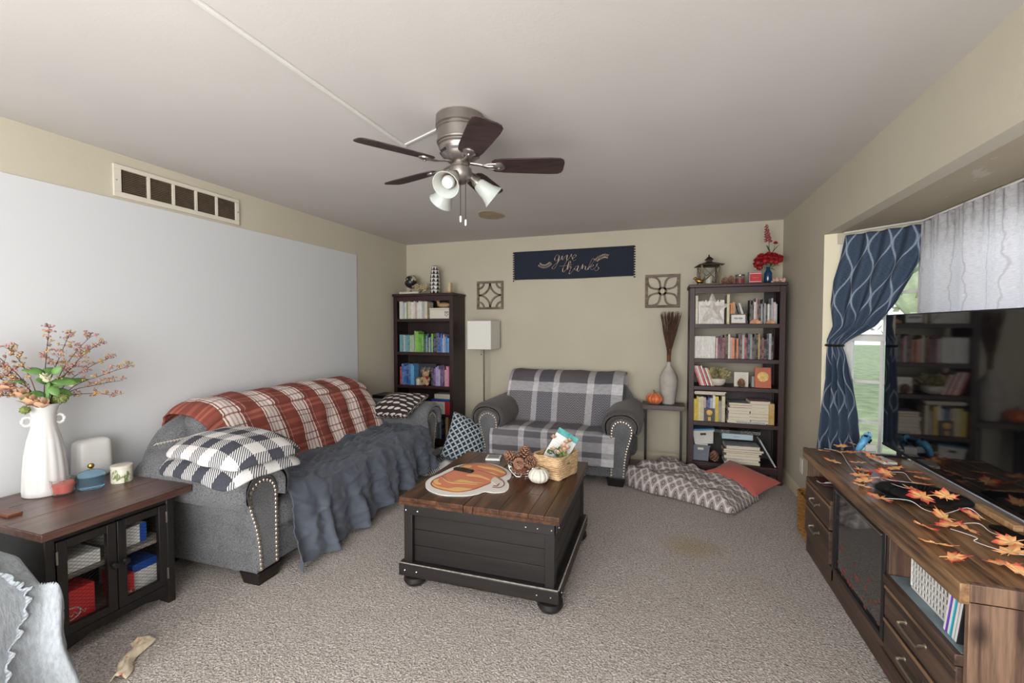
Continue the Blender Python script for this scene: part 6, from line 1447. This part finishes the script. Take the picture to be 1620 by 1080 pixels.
# things in the cubbies
for i, (dx, lab) in enumerate(((0, 'white paper sheet curling out of the far cubby, TV stand'),)):
    t = thing('paper_sheet', lab, 'paper', (.90, 3.06, .479)); mb = MB()
    mb.grid(lambda u, v: (-.02 + .28 * u, -.09 + .17 * v, .003 + .075 * (1 - v) ** 2 * (.6 + .4 * u)), 8, 10); mb.build('sheet', m_paper, t, solid=.001)
cbox('dark_booklet', 'dark red booklet under the curling paper in the far cubby', 'booklet', (1.0, 3.13, .479), (.22, .16, .008), solid('plum_card', (84, 40, 44), .5))
wb2 = thing('plastic_basket', 'white perforated plastic basket in the near cubby of the TV stand', 'basket', (1.03, 1.945, .4235))
def pbox(t, hx_, hy_, h, mat):
    mb = MB()
    for (ax, L_) in ((0, hy_), (1, hx_)):
        for sg_ in (-1, 1):
            nseg = int(L_ * 2 / .018); 
            for k in range(nseg + 1):
                q = -L_ + k * (2 * L_ / nseg); w_ = .0035
                if ax == 0: mb.bb(sg_ * hx_ - .0015, sg_ * hx_ + .0015, q - w_, q + w_, .01, h - .012)
                else: mb.bb(q - w_, q + w_, sg_ * hy_ - .0015, sg_ * hy_ + .0015, .01, h - .012)
            for j in range(6):
                z = .006 + (h - .014) * j / 5; w_ = .0045
                if ax == 0: mb.bb(sg_ * hx_ - .0017, sg_ * hx_ + .0017, -hy_, hy_, z - w_, z + w_)
                else: mb.bb(-hx_, hx_, sg_ * hy_ - .0017, sg_ * hy_ + .0017, z - w_, z + w_)
    mb.build('lattice_wall', mat, t, smooth=0); f = MB(); r = .004
    f.bb(-hx_ - r, hx_ + r, -hy_ - r, -hy_ + r, h - .012, h).bb(-hx_ - r, hx_ + r, hy_ - r, hy_ + r, h - .012, h).bb(-hx_ - r, -hx_ + r, -hy_, hy_, h - .012, h).bb(hx_ - r, hx_ + r, -hy_, hy_, h - .012, h); f.build('rim', mat, t, bevel=.002)
    MB().bb(-hx_, hx_, -hy_, hy_, 0, .004).build('basket_floor', mat, t, smooth=0)
pbox(wb2, .13, .125, .15, m_white)
for c, dx, dy, lab in (('purple', 0, 0, 'purple folder leaning in the near cubby, nearest the basket'), ('teal', .0, -.022, 'turquoise folder leaning in the near cubby, beside the purple one'), ('silver', 0, -.045, 'grey folder leaning in the near cubby, beside the turquoise one'), ('black', 0, -.06, 'black folder at the end panel in the near cubby')):
    t = thing('folder', lab, 'folder', (1.02, 1.81 + dy, .4235)); t.rotation_euler = (math.radians(12), 0, 0)
    cm = {'purple': (108, 72, 170), 'teal': (56, 160, 178), 'silver': (150, 150, 156), 'black': (34, 32, 36)}[c]
    MB().bb(-.145, .13, -.007, .007, 0, .158).build('cover', solid(c + '_card', cm, .5, var=.05), t, bevel=.002); MB().bb(-.146, -.135, -.004, .004, .004, .154).build('pages', m_paper, t, smooth=0)
# plate
pl_ = thing('charger_plate', 'round black ridged charger plate on the TV stand under the leaves', 'plate', (1.092, 2.46, .651))
MB().lathe([(.09, 0), (.105, .002), (.165, .012), (.168, .016), (.163, .016), (.105, .006), (.001, .004)], 120, rf=lambda a, z: 1).build('plate', m_black, pl_)
b = MB()
for k in range(60):
    a = 2 * PI * k / 60; b.rod((.108 * math.cos(a), .108 * math.sin(a), .008), (.160 * math.cos(a), .160 * math.sin(a), .0165), .002, 4)
b.build('rim_ridges', m_black, pl_, smooth=0)
# maple leaves
m_maple, t = new_mat('maple_leaf', .6); x, y, z = t.xyz(t.uv()); r_ = t.m('SQRT', t.m('ADD', t.m('MULTIPLY', x, x), t.m('MULTIPLY', y, y)))
oi = t.n('ObjectInfo'); nn = t.noise(t.obj(), 45, 3, .6); rr_ = t.m('ADD', r_, t.m('MULTIPLY', t.m('SUBTRACT', nn, .5), .9)); rr_ = t.m('ADD', rr_, t.m('MULTIPLY', t.m('SUBTRACT', oi.outputs['Random'], .5), .3))
t.col(t.ramp(rr_, [(.3, lin((244, 190, 130))), (.6, lin((242, 168, 110))), (.8, lin((232, 104, 86))), (1.05, lin((216, 66, 68)))]))
LP = [(0, -.35), (.12, -.32), (.42, -.5), (.40, -.3), (.85, -.22), (.62, -.02), (.98, .28), (.62, .25), (.60, .5), (.34, .34), (.30, .62), (.20, .72), (0, 1.05)]
LP = LP + [(-x, y) for x, y in LP[-2:0:-1]]
def maple_mesh(s, seed):
    mb = MB(); c = (0, .0, .0); rnd = random.Random(seed); cu = rnd.uniform(.15, .5); vs = [(0, 0, .0)]; uv = [(0, 0)]; mid = []
    for ring, k in ((1, .5), (2, 1.0)):
        for x, y in LP:
            xx, yy = x * k, y * k; vs.append((xx * s, yy * s, s * (cu * .35 * (xx * xx + yy * yy) * (1 if seed % 2 else .6) + .05 * math.sin(6 * math.atan2(yy, xx)) * k))); uv.append((xx, yy))
    n = len(LP); fs = [(0, 1 + i, 1 + (i + 1) % n) for i in range(n)] + [(1 + i, 1 + n + i, 1 + n + (i + 1) % n, 1 + (i + 1) % n) for i in range(n)]
    mb.add(vs, fs, 0, uv); mb.tube([(0, -.3 * s, .002), (0, -.75 * s, .004)], .0012, 4); return mb
GA = thing('leaf_garland', 'autumn maple leaf garland with white wire stems along the TV stand', 'garland', (1.05, 2.45, .651))
lm = [maple_mesh(.047, k) for k in range(5)]; lmesh = []
rnd = random.Random(12)
for i, (x, y) in enumerate(LEAVES):
    k = i % 5
    if len(lmesh) <= k: o = lm[k].build('maple_leaf', m_maple, GA, smooth=0, solid=.0007); lmesh.append(o.data)
    else: o = bpy.data.objects.new('maple_leaf', lmesh[k]); C.objects.link(o); o.parent = GA; w_ = o.modifiers.new('solid', 'SOLIDIFY'); w_.thickness = .0007
    s = rnd.uniform(.9, 1.22); 
    if i in (19,): s = 1.35
    z = .016 + (.014 if (Vector((x, y)) - Vector((1.092, 2.46))).length < .18 else 0); o.location = (x - 1.05, y - 2.45, z); o.rotation_euler = (rnd.uniform(-.42, .42), rnd.uniform(-.42, .42), rnd.uniform(0, 6.28)); o.scale = (s, s, s)
b = MB(); m_wire = solid('white_wire', (206, 202, 196), .5)
for P in (V1, V2, V3, V4, V5, V6):
    b.tube(smooth_path([(x - 1.05, y - 2.45, .012 + (.012 if (Vector((x, y)) - Vector((1.092, 2.46))).length < .19 else 0) + .006 * math.sin(i * 2)) for i, (x, y) in enumerate(P)], 6), .0016, 5)
b.build('wire_vine', m_wire, GA)
# game controllers on a dock
m_ctrl = solid('sky_blue_plastic', (88, 160, 204), .35, var=.03)
dkk = thing('charging_dock', 'small white charging dock holding the blue controller on the TV stand', 'charging dock', (1.185, 3.235, .651), .3)
MB().bb(-.035, .035, -.03, .03, 0, .012).build('base', m_white, dkk, bevel=.004); MB().bb(-.03, .03, -.008, .008, .012, .055).build('cradle', m_white, dkk, bevel=.004)
def controller(label, loc, rot):
    t = thing('game_controller', label, 'game controller', loc); t.rotation_euler = rot
    mb = MB(); mb.ball((0, 0, 0), .04, 16, sc=(1.25, .42, .62))
    for s in (-1, 1): mb.tube(smooth_path([(s * .035, 0, .012), (s * .062, .0, .0), (s * .074, .004, -.035), (s * .070, .008, -.068)], 4), lambda q: .023 - .009 * q, 12)
    mb.build('shell', m_ctrl, t); b = MB()
    for s in (-1, 1): b.lathe([(.010, 0), (.007, .006), (.011, .012), (.008, .016)], 14, c=(s * .024, -.012, -.006), R=RX(PI / 2))
    b.build('thumb_stick', m_black, t); b = MB(); b.bb(-.018, .018, -.019, -.012, .002, .018); 
    for s in (-1, 1): b.ball((s * .052, .002, .026), .014, 8, sc=(1, .8, .7))
    b.build('touchpad_and_triggers', m_black, t); return t
controller('sky blue game controller standing on the white dock, TV stand far end', (1.165, 3.245, .735), (.3, 0, 1.1))
cbox('router', 'flat white and grey device beside the controllers on the TV stand', 'router', (1.18, 3.06, .651), (.07, .13, .014), m_white, .2)
cbox('remote_control', 'dark grey remote at the near right of the TV stand', 'remote control', (1.205, 2.115, .651), (.045, .12, .014), m_dmetal, .2, bevel=.004)
cbox('remote_control', 'second dark remote nearest the camera on the TV stand', 'remote control', (1.19, 1.95, .651), (.045, .14, .014), m_dmetal, .1, bevel=.004)
# ---------------------------------------------------------------- television
TV = thing('television', 'large flat black television on the TV stand before the bay window', 'television', (1.285, 2.625, .651))
# local: screen faces -x; spans y -.62..+.62
y0t, y1t, zb, zt = -.712, .712, .038, .836
m_scr, t = new_mat('tv_glass', .05); t.col((.004, .004, .005, 1)); t.b.inputs['Specular IOR Level'].default_value = .5; t.b.inputs['IOR'].default_value = 1.62
MB().bb(0, .035, y0t, y1t, zb, zt).build('housing', m_black, TV, bevel=.004); MB().bb(-.002, .0, y0t + .006, y1t - .006, zb + .016, zt - .006).build('screen', m_scr, TV, smooth=0)
MB().bb(-.004, .002, y0t, y1t, zb, zb + .014).build('lower_bezel', m_dmetal, TV, bevel=.001)
for y in (-.55, .55):
    f = MB(); f.box((-.02, y, .006), (.20, .025, .012)).box((.018, y, .028), (.02, .022, .045)); f.build('stand_foot', m_black, TV, bevel=.002)
cbox('wooden_bar', 'pale wooden bar lying under the television', 'bar', (1.255, 2.27, .651), (.03, .22, .024), m_tanw, bevel=.002)
# ---------------------------------------------------------------- curtains
A2 = Vector((1.15, 3.72)); B2 = Vector((1.53, 3.385)); dr_ = (B2 - A2).normalized(); nn_ = Vector((dr_.y, -dr_.x))   # towards the room
if nn_.x > 0: nn_ = -nn_
rows = sorted([(l[1], l[0], r[0], (l[1] + r[1]) / 2) for v, l, r in CUR], key=lambda q: -q[3]) 
rows = [(q[3], q[1], q[2]) for q in rows] + [(.30, -.088, .20), (.03, -.09, .21)]
rows[0] = (2.035, rows[0][1], rows[0][2])
def interp(z):
    for (za, la, ra), (zb_, lb, rb) in zip(rows, rows[1:]):
        if za >= z >= zb_: k = (za - z) / max(1e-6, za - zb_); return la + (lb - la) * k, ra + (rb - ra) * k
    return rows[-1][1:] if z < rows[-1][0] else rows[0][1:]
cu = thing('patterned_curtain', 'navy blue curtain with white ogee pattern tied back at the angled window', 'curtain', (A2.x, A2.y, 0)); mb = MB()
def cf(u, v):
    z = 2.035 - 2.0 * v; l, r = interp(z); s = l + (r - l) * u; w = r - l; fa = .028 * (1 - .6 * min(1, w / .5)) + .006
    k = abs(z - 1.285); pinch = min(1, k / .35 + .25)
    d = .045 + fa * math.sin(u * 26 + 2 * N3(u * 2, v * 3, 1)) * pinch + .01 * N3(u * 6, v * 8, 4); zt_ = z - (.085 * u * max(0, 1 - v * 4.5)) * 0
    # gather direction: cloth swings down from upper right
    p = A2 + dr_ * max(s, -.055 if z > .8 else -.09) + nn_ * d; return (p.x - A2.x, p.y - A2.y, zt_)
mb.grid(cf, 70, 110, us=.75, vs_=2.0); mb.build('curtain_cloth', m_ogee, cu, smooth=80, solid=.002)
p = A2 + dr_ * .01 + nn_ * .05
MB().tube([(p.x - A2.x + .052 * math.cos(a_) * dr_.x + .03 * math.sin(a_) * nn_.x, p.y - A2.y + .052 * math.cos(a_) * dr_.y + .03 * math.sin(a_) * nn_.y, 1.285) for a_ in [2 * PI * i / 24 for i in range(24)]], .009, 6, closed=True).build('tieback', m_black, cu)
rod = MB(); q0 = Vector((1.16, 3.655, 2.056)); q1 = Vector((1.475, 3.375, 2.056)); q2 = Vector((1.475, 1.0, 2.056)); rod.tube([q0, q1, q2], .007, 8)
tag(rod.build('curtain_rod', m_white, smooth=60), 'thin white curtain rod along the top of the bay window', 'curtain rod')
sc_ = thing('sheer_curtain', 'pale grey sheer curtain with bare-tree print behind the television', 'curtain', (1.47, 3.37, 0)); mb = MB()
def shf(u, v):
    y = -2.35 * u; z = 2.045 - 1.5 * v; g = max(0, 1 - v * 5)
    return (.022 * math.sin(u * 62 + 3 * N3(u * 9, 0, 1)) * (.5 + .5 * v) + .008 * math.sin(u * 260) * g - .01, y, z + .004 * math.sin(u * 180) * (1 if v < .01 else 0))
mb.grid(shf, 420, 40, us=2.35, vs_=1.5); mb.build('curtain_cloth', m_sheer, sc_, smooth=80)
# ---------------------------------------------------------------- foreground throw and toy
tf = thing('gauze_throw', 'pale grey gauze throw with frayed ruffle draped in the near left corner', 'throw', (-2.38, .87, 0)); mb = MB()
def tff(u, v):
    # u: along x (towards +x it falls), v: along y (towards +y it falls)
    s = u * 1.25; q = v * 1.0
    x = -.35 + min(s, .62); z = .62 + .02 * N3(u * 3, v * 3, 1)
    fx = max(0, s - .62); y = -.55 + min(q, .62); fy = max(0, q - .62)
    x += .10 * (1 - math.exp(-fx * 3)) + .10 * fx * .3; z -= fx * .98 if fx > fy else fy * .98
    y += .06 * (1 - math.exp(-fy * 5)); f = max(fx, fy)
    w = min(1, f * 3); x += w * (.028 * math.sin(v * 17 + 1) + .018 * N3(v * 8, u * 4, 3)); y += w * .02 * math.sin(u * 15)
    return (x, y, max(.008, z - .08 * max(0, 1 - abs(s - .62) * 8) - .05 * max(0, 1 - abs(q - .62) * 8)))
mb.grid(tff, 70, 70, us=1.25, vs_=1); o = mb.build('cloth', m_gauze, tf, solid=.01, smooth=80)
b = MB(); pts = []
for k in range(60):
    v = .30 + 0 * k; q = k / 59; P_ = Vector(tff(.42 + .55 * q, .52 + .05 * math.sin(q * 5))); pts.append(P_)
for k in range(59):
    a_ = pts[k]; c_ = pts[k + 1]; n_ = Vector((.55, .3, .6)); w1_ = .026 + .008 * math.sin(k * .9) + .006 * N3(k * .7, 1, 1); w2_ = .026 + .008 * math.sin((k + 1) * .9) + .006 * N3((k + 1) * .7, 1, 1)
    b.add([a_, c_, c_ + n_ * w2_ + Vector((0, .012 * math.sin(k * 1.3 + 1.3), 0)), a_ + n_ * w1_ + Vector((0, .012 * math.sin(k * 1.3), 0))], [(0, 1, 2, 3)])
b.build('ruffle', m_gauze, tf, solid=.004, smooth=80)
ty = thing('crumpled_cloth', 'small cream cloth scrap with red marks lying on the carpet', 'cloth', (-2.10, 1.20, 0), math.radians(-52)); mb = MB()
m_scrap, t = new_mat('cream_scrap', .8); t.col(t.ramp(t.noise(t.obj(), 42, 3, .6), [(.4, lin((212, 200, 178))), (.6, lin((206, 188, 160))), (.68, lin((186, 84, 70)))]))
mb.grid(lambda u, v: (-.16 + .24 * u, (-.5 + v) * (.055 + .06 * max(0, .25 - u) * 3) + .01 * math.sin(u * 9), .006 + .022 * math.sin(PI * v) * (1 + .6 * N3(u * 7, v * 5, 2))), 30, 14); mb.build('scrap', m_scrap, ty, solid=.004, smooth=80)
